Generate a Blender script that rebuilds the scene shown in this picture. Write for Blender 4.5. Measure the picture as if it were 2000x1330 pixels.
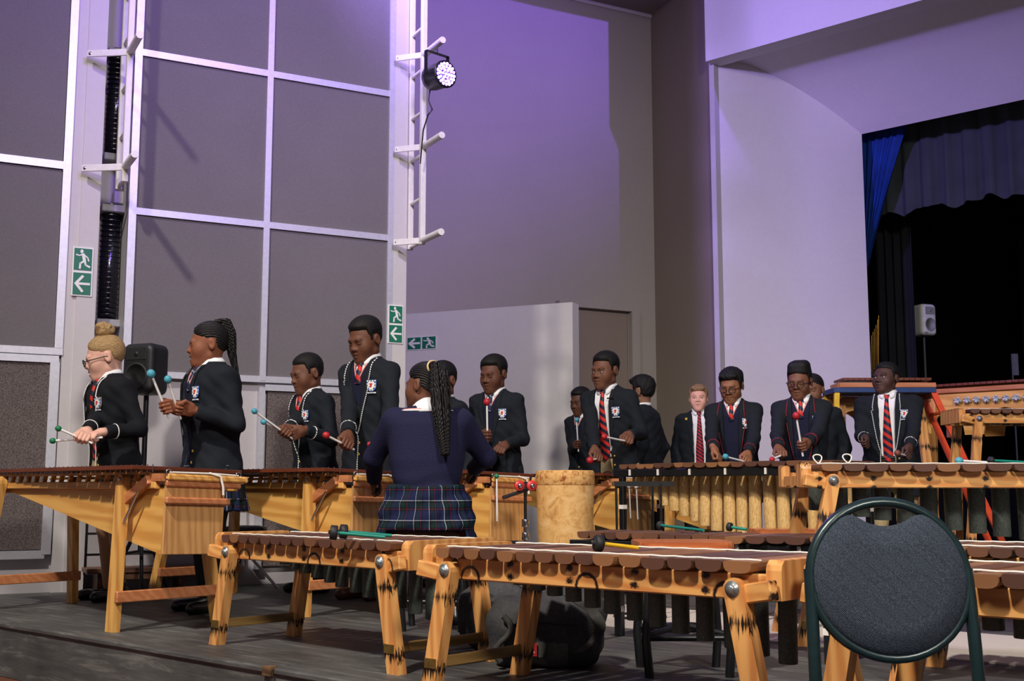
import bpy, bmesh, math, random
import numpy as np
from mathutils import Vector, Matrix, Quaternion

for o in list(bpy.data.objects):
    bpy.data.objects.remove(o, do_unlink=True)
scene = bpy.context.scene
COL = scene.collection
rnd = random.Random(7)

# ------------------------------------------------------------------ camera
EYE = 0.63                        # above the platform top (z = 0); hall floor at -0.25
FPX = 2290.0
PITCH = math.atan(290.0 / FPX)
cam_d = bpy.data.cameras.new('camera')
cam = bpy.data.objects.new('camera', cam_d)
COL.objects.link(cam)
cam.location = (0, 0, EYE)
cam.rotation_euler = (math.pi / 2 + PITCH, 0, 0)
cam_d.sensor_width = 36.0
cam_d.lens = FPX / 2000 * 36.0
cam_d.clip_end = 200
scene.camera = cam

# ------------------------------------------------------------------ world, lights, exposure
world = bpy.data.worlds.new('world')
scene.world = world
world.use_nodes = True
bgn = world.node_tree.nodes['Background']
bgn.inputs['Color'].default_value = (0.80, 0.75, 0.94, 1)
bgn.inputs['Strength'].default_value = 0.15
scene.view_settings.view_transform = 'Standard'
scene.view_settings.look = 'None'
scene.view_settings.gamma = 1.0
scene.view_settings.exposure = 0.0
scene.view_settings.use_curve_mapping = False


def aim(o, target):
    d = Vector(target) - o.location
    o.rotation_euler = d.to_track_quat('-Z', 'Y').to_euler()


def light(name, typ, loc, target, energy, color, **kw):
    ld = bpy.data.lights.new(name, typ)
    ld.energy = energy
    ld.color = color
    for k, v in kw.items():
        setattr(ld, k, v)
    lo = bpy.data.objects.new(name, ld)
    COL.objects.link(lo)
    lo.location = loc
    aim(lo, target)
    return lo


# hall lamp up in front of the stage, behind and left of the photographer
light('hall_lamp_key', 'SPOT', (-4.2, -1.6, 10.2), (0.6, 4.8, 0.0), 6000, (1.0, 0.92, 0.82),
      spot_size=math.radians(64), spot_blend=1.0, shadow_soft_size=0.28)
light('added_fill_spot', 'SPOT', (2.6, -4.5, 6.4), (0.9, 8.0, 1.2), 3300, (1.0, 0.93, 0.86),  # added fill from the right, brightens the faces and the low white wall
      spot_size=math.radians(56), spot_blend=1.0, shadow_soft_size=0.8)
# coloured stage lamps: one on the opposite side wall of the hall
light('stage_lamp_right', 'SPOT', (7.7, 5.6, 7.4), (0.4, 12.2, 8.1), 3900, (0.27, 0.13, 1.0),
      spot_size=math.radians(60), spot_blend=1.0, shadow_soft_size=0.08)
# one high on the left wall ladder, above the picture, aimed at the stage portal
light('stage_lamp_left', 'SPOT', (-2.2, 6.3, 5.6), (3.4, 11.6, 3.4), 1900, (0.38, 0.25, 1.0),
      spot_size=math.radians(60), spot_blend=1.0, shadow_soft_size=0.15)
# one wide unseen spot, added to tint the upper left panels purple
light('added_panel_spot', 'SPOT', (0.9, 2.6, 5.6), (-1.9, 7.8, 5.4), 1500, (0.34, 0.17, 1.0),
      spot_size=math.radians(74), spot_blend=1.0, shadow_soft_size=0.7)


# ------------------------------------------------------------------ pixel rays (photo frame 2000 x 1330)
_cp, _sp = math.cos(PITCH), math.sin(PITCH)
CAM = Vector((0, 0, EYE))


def ray(u, v):
    r = (u - 1000) / FPX
    t = (665 - v) / FPX
    return Vector((r, _cp - _sp * t, _sp + _cp * t))


def at(u, v, Y):
    d = ray(u, v)
    return CAM + d * (Y / d.y)


def flo(u, v, z=0.0):
    d = ray(u, v)
    return CAM + d * ((z - EYE) / d.z)


def rp(u, v, p0, n):
    d = ray(u, v)
    return CAM + d * ((Vector(p0) - CAM).dot(n) / d.dot(n))


E1A = math.radians(48.0)
E1 = Vector((math.sin(E1A), -math.cos(E1A), 0))      # along the stage front, to the right
E2 = Vector((math.cos(E1A), math.sin(E1A), 0))       # towards the stage
E1ROT = math.atan2(E1.y, E1.x)


# ------------------------------------------------------------------ object helpers
def link(o, parent=None):
    COL.objects.link(o)
    if parent is not None:
        o.parent = parent
    return o


def tag(o, label=None, cat=None, group=None, kind=None):
    if label:
        o['label'] = label
    if cat:
        o['category'] = cat
    if group:
        o['group'] = group
    if kind:
        o['kind'] = kind
    return o


def thing(name, label, cat, loc=(0, 0, 0), rz=0.0, group=None):
    o = bpy.data.objects.new(name, None)
    o.empty_display_size = 0.05
    link(o)
    o.location = loc
    o.rotation_euler = (0, 0, rz)
    return tag(o, label, cat, group)


class MB:
    """collects simple shapes into one mesh"""

    def __init__(self):
        self.v = []
        self.f = []
        self.s = []
        self.m = []
        self.mi = 0

    def add(self, vs, fs, smooth=False, M=None):
        b = len(self.v)
        for p in vs:
            p = Vector(p)
            if M is not None:
                p = M @ p
            self.v.append(p[:])
        for q in fs:
            self.f.append([b + i for i in q])
            self.s.append(smooth)
            self.m.append(self.mi)
        return self

    def box(self, c, d, M=None, bev=0.0):
        cx, cy, cz = c
        hx, hy, hz = d[0] / 2, d[1] / 2, d[2] / 2
        if bev <= 0:
            vs = [(cx + sx * hx, cy + sy * hy, cz + sz * hz) for sz in (-1, 1) for sy in (-1, 1) for sx in (-1, 1)]
            fs = [(0, 2, 3, 1), (4, 5, 7, 6), (0, 1, 5, 4), (2, 6, 7, 3), (0, 4, 6, 2), (1, 3, 7, 5)]
            return self.add(vs, fs, False, M)
        # bevelled box: three shells joined (24 verts)
        b = min(bev, hx * .95, hy * .95, hz * .95)
        vs, idx = [], {}
        for sx in (-1, 1):
            for sy in (-1, 1):
                for sz in (-1, 1):
                    for ax in range(3):
                        e = [hx - b, hy - b, hz - b]
                        e[ax] = (hx, hy, hz)[ax]
                        idx[(sx, sy, sz, ax)] = len(vs)
                        vs.append((cx + sx * e[0], cy + sy * e[1], cz + sz * e[2]))
        fs = []
        for s in (-1, 1):
            q = [idx[(s, -1, -1, 0)], idx[(s, 1, -1, 0)], idx[(s, 1, 1, 0)], idx[(s, -1, 1, 0)]]
            fs.append(q if s > 0 else q[::-1])
            q = [idx[(-1, s, -1, 1)], idx[(-1, s, 1, 1)], idx[(1, s, 1, 1)], idx[(1, s, -1, 1)]]
            fs.append(q if s > 0 else q[::-1])
            q = [idx[(-1, -1, s, 2)], idx[(1, -1, s, 2)], idx[(1, 1, s, 2)], idx[(-1, 1, s, 2)]]
            fs.append(q if s > 0 else q[::-1])
        for a in (-1, 1):
            for c_ in (-1, 1):
                q = [idx[(a, c_, -1, 0)], idx[(a, c_, 1, 0)], idx[(a, c_, 1, 1)], idx[(a, c_, -1, 1)]]
                fs.append(q if a * c_ < 0 else q[::-1])
                q = [idx[(a, -1, c_, 0)], idx[(a, 1, c_, 0)], idx[(a, 1, c_, 2)], idx[(a, -1, c_, 2)]]
                fs.append(q if a * c_ > 0 else q[::-1])
                q = [idx[(-1, a, c_, 1)], idx[(1, a, c_, 1)], idx[(1, a, c_, 2)], idx[(-1, a, c_, 2)]]
                fs.append(q if a * c_ < 0 else q[::-1])
                for d_ in (-1, 1):
                    q = [idx[(a, c_, d_, 0)], idx[(a, c_, d_, 1)], idx[(a, c_, d_, 2)]]
                    fs.append(q if a * c_ * d_ > 0 else q[::-1])
        return self.add(vs, fs, False, M)

    def beam(self, a, b, w, h, up=(0, 0, 1), bev=0.0, ext=0.0):
        """box from a to b, w across, h along the up side"""
        a, b = Vector(a), Vector(b)
        d = (b - a)
        L = d.length + 2 * ext
        d.normalize()
        side = d.cross(Vector(up))
        if side.length < 1e-6:
            side = d.cross(Vector((1, 0, 0)))
        side.normalize()
        u = side.cross(d)
        M = Matrix(((d.x, side.x, u.x, 0), (d.y, side.y, u.y, 0), (d.z, side.z, u.z, 0), (0, 0, 0, 1)))
        M.translation = (a + b) / 2
        return self.box((0, 0, 0), (L, w, h), M, bev)

    def tube(self, pts, r, n=8, caps=True, smooth=True, closed=False):
        pts = [Vector(p) for p in pts]
        m = len(pts)
        rr = r if isinstance(r, (list, tuple)) else [r] * m
        vs, fs = [], []
        prev = None
        for i, p in enumerate(pts):
            if closed:
                t = pts[(i + 1) % m] - pts[i - 1]
            else:
                t = pts[min(i + 1, m - 1)] - pts[max(i - 1, 0)]
            t.normalize()
            if prev is None:
                a = Vector((0, 0, 1)) if abs(t.z) < 0.9 else Vector((1, 0, 0))
                s = t.cross(a).normalized()
            else:
                s = prev - t * prev.dot(t)
                s.normalize()
            prev = s
            q = t.cross(s)
            for k in range(n):
                an = 2 * math.pi * k / n
                vs.append(p + (s * math.cos(an) + q * math.sin(an)) * rr[i])
        for i in range(m if closed else m - 1):
            for k in range(n):
                a, b = i * n + k, i * n + (k + 1) % n
                j = (i + 1) % m
                c, d = j * n + (k + 1) % n, j * n + k
                fs.append((a, b, c, d))
        self.add(vs, fs, smooth)
        if caps and not closed:
            self.add(vs[:n], [tuple(range(n))[::-1]])
            self.add(vs[-n:], [tuple(range(n))])
        return self

    def lathe(self, prof, n=16, M=None, smooth=True):
        """prof: list of (radius, z) around local z"""
        vs, fs = [], []
        for (r, z) in prof:
            for k in range(n):
                an = 2 * math.pi * k / n
                vs.append((r * math.cos(an), r * math.sin(an), z))
        for i in range(len(prof) - 1):
            for k in range(n):
                fs.append((i * n + k, i * n + (k + 1) % n, (i + 1) * n + (k + 1) % n, (i + 1) * n + k))
        fs.append(tuple(range(n))[::-1])
        fs.append(tuple((len(prof) - 1) * n + k for k in range(n)))
        return self.add(vs, fs, smooth, M)

    def prism(self, poly, ax, lo, hi, M=None, smooth=False):
        """polygon in the two other axes, extruded along axis ax from lo to hi"""
        n = len(poly)
        vs = []
        for e in (lo, hi):
            for (a, b) in poly:
                if ax == 0:
                    vs.append((e, a, b))
                elif ax == 1:
                    vs.append((a, e, b))
                else:
                    vs.append((a, b, e))
        area = sum(poly[i][0] * poly[(i + 1) % n][1] - poly[(i + 1) % n][0] * poly[i][1] for i in range(n))
        flip = (area > 0) != (ax != 1)
        fs = [tuple(range(n))[::-1], tuple(range(n, 2 * n))]
        for i in range(n):
            j = (i + 1) % n
            fs.append((i, j, n + j, n + i))
        if flip:
            fs = [q[::-1] for q in fs]
        b = len(self.f)
        self.add(vs, fs, False, M)
        if smooth:
            for k in range(b + 2, len(self.f)):
                self.s[k] = True
        return self

    def grid(self, P, thick=None, smooth=True):
        """P[i][j] points -> sheet"""
        ni, nj = len(P), len(P[0])
        vs = [p for row in P for p in row]
        fs = [(i * nj + j, i * nj + j + 1, (i + 1) * nj + j + 1, (i + 1) * nj + j)
              for i in range(ni - 1) for j in range(nj - 1)]
        return self.add(vs, fs, smooth)

    def mesh(self, name, mats):
        me = bpy.data.meshes.new(name)
        me.from_pydata(self.v, [], self.f)
        if not isinstance(mats, (list, tuple)):
            mats = [mats]
        for m in mats:
            me.materials.append(m)
        me.polygons.foreach_set('use_smooth', self.s)
        me.polygons.foreach_set('material_index', self.m)
        me.update()
        return me

    def build(self, name, mats, parent=None):
        me = self.mesh(name, mats)
        o = bpy.data.objects.new(name, me)
        return link(o, parent)


def inst(name, me, parent, loc=(0, 0, 0), rot=(0, 0, 0), scale=(1, 1, 1)):
    o = bpy.data.objects.new(name, me)
    link(o, parent)
    o.location = loc
    o.rotation_euler = rot
    o.scale = scale
    return o


def frame_M(origin, x, y, z):
    M = Matrix(((x[0], y[0], z[0], 0), (x[1], y[1], z[1], 0), (x[2], y[2], z[2], 0), (0, 0, 0, 1)))
    M.translation = Vector(origin)
    return M


def axis_M(a, d):
    """matrix whose local z runs along d from a"""
    d = Vector(d).normalized()
    return Matrix.Translation(Vector(a)) @ d.to_track_quat('Z', 'Y').to_matrix().to_4x4()


# ------------------------------------------------------------------ materials
def lin(c):
    r = []
    for x in c[:3]:
        x = x / 255.0
        r.append(x / 12.92 if x <= 0.04045 else ((x + 0.055) / 1.055) ** 2.4)
    return (r[0], r[1], r[2], 1.0)


MATS = {}


class NT:
    def __init__(self, name):
        self.mat = bpy.data.materials.new(name)
        self.mat.use_nodes = True
        self.nt = self.mat.node_tree
        self.bsdf = self.nt.nodes['Principled BSDF']
        self.out = self.nt.nodes['Material Output']

    def n(self, typ, **kw):
        nd = self.nt.nodes.new(typ)
        for k, v in kw.items():
            setattr(nd, k, v)
        return nd

    def l(self, a, b):
        self.nt.links.new(a, b)

    def coords(self, kind='Object', scale=(1, 1, 1), rot=(0, 0, 0)):
        tc = self.n('ShaderNodeTexCoord')
        mp = self.n('ShaderNodeMapping')
        mp.inputs['Scale'].default_value = scale
        mp.inputs['Rotation'].default_value = rot
        self.l(tc.outputs[kind], mp.inputs['Vector'])
        return mp.outputs['Vector']

    def noise(self, vec, scale, detail=3, rough=0.55, dist=0.0):
        nd = self.n('ShaderNodeTexNoise')
        nd.inputs['Scale'].default_value = scale
        nd.inputs['Detail'].default_value = detail
        nd.inputs['Roughness'].default_value = rough
        nd.inputs['Distortion'].default_value = dist
        self.l(vec, nd.inputs['Vector'])
        return nd.outputs['Fac']

    def ramp(self, fac, stops, interp='LINEAR'):
        nd = self.n('ShaderNodeValToRGB')
        nd.color_ramp.interpolation = interp
        els = nd.color_ramp.elements
        while len(els) < len(stops):
            els.new(0.5)
        for e, (p, c) in zip(els, stops):
            e.position = p
            e.color = c
        self.l(fac, nd.inputs['Fac'])
        return nd.outputs['Color']

    def mix(self, fac, a, b, mode='MIX'):
        nd = self.n('ShaderNodeMix', data_type='RGBA', blend_type=mode)
        for sock, val in ((nd.inputs[0], fac), (nd.inputs[6], a), (nd.inputs[7], b)):
            if isinstance(val, (int, float)):
                sock.default_value = val
            elif isinstance(val, (tuple, list)):
                sock.default_value = val
            else:
                self.l(val, sock)
        return nd.outputs[2]

    def math(self, op, a, b=None, c=None):
        nd = self.n('ShaderNodeMath', operation=op)
        for i, val in enumerate((a, b, c)):
            if val is None:
                continue
            if isinstance(val, (int, float)):
                nd.inputs[i].default_value = val
            else:
                self.l(val, nd.inputs[i])
        return nd.outputs[0]

    def sep(self, vec):
        nd = self.n('ShaderNodeSeparateXYZ')
        self.l(vec, nd.inputs[0])
        return nd.outputs

    def bump(self, h, strength=0.3, dist=0.01):
        nd = self.n('ShaderNodeBump')
        nd.inputs['Strength'].default_value = strength
        nd.inputs['Distance'].default_value = dist
        self.l(h, nd.inputs['Height'])
        self.l(nd.outputs['Normal'], self.bsdf.inputs['Normal'])

    def done(self, color, rough=0.6, metal=0.0, spec=0.5):
        if isinstance(color, (tuple, list)):
            self.bsdf.inputs['Base Color'].default_value = color
        else:
            self.l(color, self.bsdf.inputs['Base Color'])
        if isinstance(rough, (int, float)):
            self.bsdf.inputs['Roughness'].default_value = rough
        else:
            self.l(rough, self.bsdf.inputs['Roughness'])
        self.bsdf.inputs['Metallic'].default_value = metal
        self.bsdf.inputs['Specular IOR Level'].default_value = spec
        return self.mat


def shade(c, k):
    return (min(1, c[0] * k), min(1, c[1] * k), min(1, c[2] * k), 1)


def plain(name, rgb, rough=0.55, metal=0.0, var=0.12, scale=18.0, spec=0.5, bump=0.0, bscale=120.0):
    if name in MATS:
        return MATS[name]
    t = NT(name)
    c = lin(rgb)
    vec = t.coords()
    col = t.ramp(t.noise(vec, scale), [(0.3, shade(c, 1 - var)), (0.7, shade(c, 1 + var))])
    if bump:
        t.bump(t.noise(vec, bscale, 2), bump, 0.004)
    MATS[name] = t.done(col, rough, metal, spec)
    return MATS[name]


def wood(name, light_c, dark_c, axis=0, rough=0.42, scale=1.0, burn=0.0, spec=0.5, contrast=1.0):
    if name in MATS:
        return MATS[name]
    t = NT(name)
    sc = [14 * scale] * 3
    sc[axis] = 1.3 * scale
    vec = t.coords('Object', tuple(sc))
    a, b = lin(light_c), lin(dark_c)
    n1 = t.noise(vec, 1.6, 4, 0.6, 1.2)
    wv = t.n('ShaderNodeTexWave', wave_type='BANDS', bands_direction='DIAGONAL')
    wv.inputs['Scale'].default_value = 0.9
    wv.inputs['Distortion'].default_value = 7.0
    wv.inputs['Detail'].default_value = 3.0
    t.l(vec, wv.inputs['Vector'])
    f = t.math('ADD', t.math('MULTIPLY', n1, 0.55), t.math('MULTIPLY', wv.outputs['Fac'], 0.45 * contrast))
    col = t.ramp(f, [(0.25, b), (0.62, a), (0.9, shade(a, 1.08))])
    oi = t.n('ShaderNodeObjectInfo')
    col = t.mix(0.16, col, t.ramp(oi.outputs['Random'], [(0, shade(b, 0.8)), (1, shade(a, 1.15))]))
    if burn:
        v2 = t.coords('Object', (1, 1, 1))
        x, y, z = t.sep(v2)
        nn = t.noise(v2, 70, 3, 0.7)
        stv = t.coords('Object', (160, 160, 12) if axis == 2 else (12, 160, 160))
        streak = t.noise(stv, 1.0, 2, 0.6)
        if axis == 2:
            # flame bands across the legs
            f = t.math('ABSOLUTE', t.math('SUBTRACT', t.math('FRACT', t.math('MULTIPLY', t.math('ADD', z, 0.05), 4.4)), 0.5))
            d = t.math('ADD', f, t.math('MULTIPLY', t.math('SUBTRACT', streak, 0.5), 0.55))
            mk = t.ramp(d, [(0.02, (1, 1, 1, 1)), (0.10, (0, 0, 0, 1))])
        else:
            # paired spots and arcs along the rails
            fx = t.math('SUBTRACT', t.math('FRACT', t.math('ADD', t.math('MULTIPLY', x, 4.3), 0.27)), 0.5)
            dz = t.math('SUBTRACT', t.math('FRACT', t.math('MULTIPLY', z, 26.0)), 0.5)
            e = t.math('SQRT', t.math('ADD', t.math('POWER', t.math('MULTIPLY', fx, 2.6), 2.0), t.math('POWER', t.math('MULTIPLY', dz, 0.55), 2.0)))
            e = t.math('ADD', e, t.math('MULTIPLY', t.math('SUBTRACT', nn, 0.5), 0.35))
            mk1 = t.ramp(e, [(0.10, (1, 1, 1, 1)), (0.20, (0, 0, 0, 1))])
            gx = t.math('SUBTRACT', t.math('FRACT', t.math('ADD', t.math('MULTIPLY', x, 2.15), 0.25)), 0.5)
            gz = t.math('SUBTRACT', z, 0.350)
            r_ = t.math('SQRT', t.math('ADD', t.math('POWER', t.math('MULTIPLY', gx, 0.465), 2.0), t.math('POWER', gz, 2.0)))
            rr = t.math('ADD', t.math('ABSOLUTE', t.math('SUBTRACT', r_, 0.038)), t.math('MULTIPLY', t.math('SUBTRACT', nn, 0.5), 0.010))
            mk2 = t.ramp(t.math('MULTIPLY', rr, 40.0), [(0.12, (1, 1, 1, 1)), (0.30, (0, 0, 0, 1))])
            mk = t.mix(1.0, mk1, mk2, 'LIGHTEN')
        col = t.mix(mk, col, lin((30, 18, 11)))
    t.bump(n1, 0.12, 0.003)
    MATS[name] = t.done(col, rough, 0.0, spec)
    return MATS[name]


def emit(name, rgb, strength):
    t = NT(name)
    t.bsdf.inputs['Emission Color'].default_value = lin(rgb)
    t.bsdf.inputs['Emission Strength'].default_value = strength
    return t.done((0.02, 0.02, 0.02, 1), 0.4)

# ================================================================== THE SETTING
M_panel = None


def fabric_panel_mat():
    t = NT('acoustic_fabric')
    vec = t.coords('Object', (1, 1, 1))
    n1 = t.noise(vec, 260, 2, 0.7)
    n2 = t.noise(vec, 2.0, 2)
    c = lin((116, 111, 114))
    col = t.mix(0.25, t.ramp(n1, [(0.3, shade(c, 0.72)), (0.7, shade(c, 1.25))]),
                t.ramp(n2, [(0.3, shade(c, 0.85)), (0.7, shade(c, 1.1))]))
    t.bump(n1, 0.25, 0.004)
    return t.done(col, 0.95, 0, 0.15)


def carpet_panel_mat():
    t = NT('speckled_panel')
    vec = t.coords('Object', (1, 1, 1))
    n1 = t.noise(vec, 150, 2, 0.8)
    col = t.ramp(n1, [(0.35, lin((70, 62, 62))), (0.65, lin((128, 118, 116)))])
    t.bump(n1, 0.3, 0.005)
    return t.done(col, 0.95, 0, 0.1)


def painted(name, rgb, rough=0.6):
    t = NT(name)
    vec = t.coords('Object', (1, 1, 1))
    c = lin(rgb)
    col = t.mix(0.5, t.ramp(t.noise(vec, 1.2, 4), [(0.3, shade(c, 0.93)), (0.7, shade(c, 1.05))]),
                t.ramp(t.noise(vec, 22, 3), [(0.3, shade(c, 0.96)), (0.7, shade(c, 1.03))]))
    t.bump(t.noise(vec, 90, 3), 0.06, 0.003)
    return t.done(col, rough, 0, 0.3)


def platform_mat():
    t = NT('black_painted_boards')
    vec = t.coords('Object', (1, 1, 1))
    v2 = t.coords('Object', (1.0, 9.0, 9.0), (0, 0, 0))
    scr = t.noise(v2, 3.0, 6, 0.7, 0.6)
    big = t.noise(vec, 1.6, 4)
    col = t.mix(0.6, t.ramp(scr, [(0.36, lin((44, 44, 44))), (0.54, lin((82, 81, 79))), (0.72, lin((160, 156, 148)))]),
                t.ramp(big, [(0.3, lin((46, 46, 47))), (0.75, lin((98, 98, 97)))]))
    t.bump(scr, 0.15, 0.004)
    rg = t.ramp(big, [(0.3, (0.42, 0.42, 0.42, 1)), (0.7, (0.68, 0.68, 0.68, 1))])
    return t.done(col, rg, 0, 0.4)


M_panel = fabric_panel_mat()
M_carpet = carpet_panel_mat()
M_white = painted('white_paint', (228, 224, 222))
M_col = painted('column_paint', (204, 199, 200))
M_lwall = painted('left_wall_paint', (186, 181, 184))
M_taupe = painted('taupe_paint', (174, 166, 160), 0.75)
M_return = painted('return_paint', (152, 140, 126), 0.8)
M_door = painted('door_paint', (150, 136, 124), 0.5)
M_alu = plain('brushed_aluminium', (206, 206, 216), 0.4, 0.45, 0.06, 40)
M_plat = platform_mat()
M_blackcloth = plain('black_drape', (22, 24, 27), 0.9, 0, 0.2, 3, 0.2)
M_hall = wood('hall_parquet', (112, 66, 46), (66, 36, 26), 0, 0.35)
M_whitemetal = plain('white_enamel', (232, 228, 226), 0.38, 0.0, 0.05, 30)
M_blackmetal = plain('black_steel', (20, 21, 23), 0.34, 0.0, 0.2, 40, 0.6)
M_chrome = plain('chrome', (205, 205, 210), 0.18, 1.0, 0.05, 30)
M_dark = plain('dark_void', (8, 8, 9), 0.95, 0, 0.1, 5, 0.1)
M_green = plain('sign_green', (12, 112, 88), 0.5, 0, 0.05, 10)
M_signwhite = plain('sign_white', (236, 236, 232), 0.5, 0, 0.03, 10)
M_bulbglass = plain('lamp_glass', (20, 20, 30), 0.1, 0, 0.1, 10, 0.8)


def struct(name, mb, mats, parent=None, label=None, cat=None):
    o = mb.build(name, mats, parent)
    if parent is None:
        o['kind'] = 'structure'
        if label:
            o['label'] = label
        if cat:
            o['category'] = cat
    return o


def wall_seg(mb, a, b, z0, z1, th, out):
    """wall between plan points a and b whose visible face is on the line; body goes away from 'out'"""
    a, b, out = Vector((a[0], a[1])), Vector((b[0], b[1])), Vector((out[0], out[1]))
    d = (b - a).normalized()
    n = Vector((d.y, -d.x))
    if n.dot(out) < 0:
        n = -n
    c, e = a - n * th, b - n * th
    poly = [(a.x, a.y), (b.x, b.y), (e.x, e.y), (c.x, c.y)]
    mb.prism(poly, 2, z0, z1)


# ---- hall floor
fl = MB()
fl.box((0, 4, -0.30), (26, 26, 0.1))
struct('floor', fl, M_hall, None, 'brown hall floor below the black platform', 'floor')

# ---- platform: modules of black boards along E1
PE = (flo(0, 1211) + flo(400, 1281) + flo(755, 1328)) / 3 - E2 * 0.05
seam_s = (flo(548, 1302) - PE).dot(E1)
pl_root = None
for k, (s0, s1) in enumerate(((-3.6, seam_s - 0.006), (seam_s + 0.006, 7.5))):
    m = MB()
    m.box(((s0 + s1) / 2, 4.6, -0.012), (s1 - s0, 9.2, 0.024), None, 0.006)
    po = m.build('platform', M_plat)
    po.location = PE
    po.rotation_euler = (0, 0, E1ROT)
    tag(po, ('left black stage platform module with the xylophone row on it',
             'right black stage platform module beyond the worn seam')[k], 'platform', None, 'structure')
    f = MB()
    f.box(((s0 + s1) / 2, 0.022, -0.135), (s1 - s0, 0.02, 0.226))
    f.build('fascia', M_plat, po)
    if k == 0:
        w_ = MB()
        w_.prism([(s1 - 0.05, -0.002), (s1, -0.002), (s1, 0.03), (s1 - 0.016, 0.02), (s1 - 0.034, 0.008)], 2, -0.03, 0.003)
        w_.build('worn_corner', wood('raw_edge', (130, 100, 70), (60, 45, 35), 0), po)

# pale strip of floor covering further back on the platform
strip = MB()
a_ = flo(1172, 1222)
s_c = (a_ - PE).dot(E1)
t_c = (a_ - PE).dot(E2)
strip.box((s_c + 2.6, t_c + 0.42, 0.0035), (6.5, 0.84, 0.006))
so = struct('floor_strip', strip, painted('pale_vinyl', (205, 196, 186), 0.45), None,
            'pale cream strip of floor covering across the black platform', 'floor')
so.location = PE
so.rotation_euler = (0, 0, E1ROT)

# ---- left panelled wall
W0 = flo(155, 1155)
WD = Vector((math.sin(math.radians(62)), math.cos(math.radians(62)), 0))
WN = Vector((WD.y, -WD.x, 0))            # towards the hall


def wpt(u, v, off=0.0):
    p = rp(u, v, W0 + WN * off, WN)
    return (p - W0).dot(WD), p.z


def wx(t, z=0.0, off=0.0):
    return W0 + WD * t + WN * off + Vector((0, 0, z))


WM = frame_M(W0, WD, WN, Vector((0, 0, 1)))      # local: x along wall, y out of wall, z up
Wrot = math.atan2(WD.y, WD.x)
# WN is -90 deg from WD, so mirror-free frame uses y' = -WN; use objects in world coordinates instead


def wbox(mb, t0, t1, z0, z1, o0, o1):
    vs = []
    for z in (z0, z1):
        for o in (o0, o1):
            for t in (t0, t1):
                vs.append(wx(t, z, o))
    fs = [(0, 2, 3, 1), (4, 5, 7, 6), (0, 1, 5, 4), (2, 6, 7, 3), (0, 4, 6, 2), (1, 3, 7, 5)]
    mb.add(vs, [q[::-1] for q in fs])


ZTOP = 7.6
t_c1a, _ = wpt(147, 600)
t_c1b = wpt(186, 580)[0]
t_n1 = wpt(243, 580)[0]
t_s2 = wpt(249, 580)[0]
t_s3 = wpt(515, 580)[0]
t_s4 = wpt(753, 580)[0]
t_c2b = wpt(790, 580)[0]
z_l1 = wpt(520, 145)[1]
z_l2 = wpt(515, 440)[1]
z_l3 = wpt(510, 744)[1]
z_l4 = wpt(60, 692)[1]
z_l4b = wpt(60, 317)[1]
z_l5 = wpt(60, 1083)[1]

m = MB()
wbox(m, -6.0, t_c1b, -0.25, ZTOP, -0.35, -0.02)
wbox(m, t_n1, t_c2b, -0.25, ZTOP, -0.35, -0.02)
wbox(m, t_c1b, t_n1, -0.25, ZTOP, -0.35, -0.26)
wl = struct('wall_left', m, M_lwall, None, 'left side wall with acoustic panels', 'wall')


def wall_part(name, mat, *a):
    mb = MB()
    wbox(mb, *a)
    return mb.build(name, mat, wl)


# column faces
wall_part('column_face', M_col, t_c1a, t_c1b, 0.0, ZTOP, -0.02, 0.03)
wall_part('column_edge', M_col, t_c1a - 0.07, t_c1a, 0.0, ZTOP, -0.02, 0.018)
wall_part('column_face', M_col, t_s4 + 0.045, t_c2b, 0.0, ZTOP, -0.02, 0.03)
# panels
sw = 0.042
x_s1 = t_c1a - 0.115
for (z0, z1, mt) in ((z_l4b + 0.03, ZTOP, M_panel), (z_l4 + 0.05, z_l4b - 0.03, M_panel), (z_l5 + 0.03, z_l4 - 0.05, M_carpet)):
    wall_part('acoustic_panel', mt, -1.7, x_s1 - 0.005, z0, z1, -0.02, 0.012)
for (ta, tb) in ((t_s2 + 0.03, t_s3 - sw / 2), (t_s3 + sw / 2, t_s4)):
    rows = [(z_l1 + 0.025, ZTOP), (z_l2 + 0.025, z_l1 - 0.025), (z_l3 + 0.03, z_l2 - 0.025)]
    for (z0, z1) in rows:
        wall_part('acoustic_panel', M_panel, ta, tb, z0, z1, -0.02, 0.012)
wall_part('acoustic_panel', M_carpet, t_s3 + sw, t_s4, 0.12, z_l3 - 0.07, -0.02, 0.012)
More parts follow.
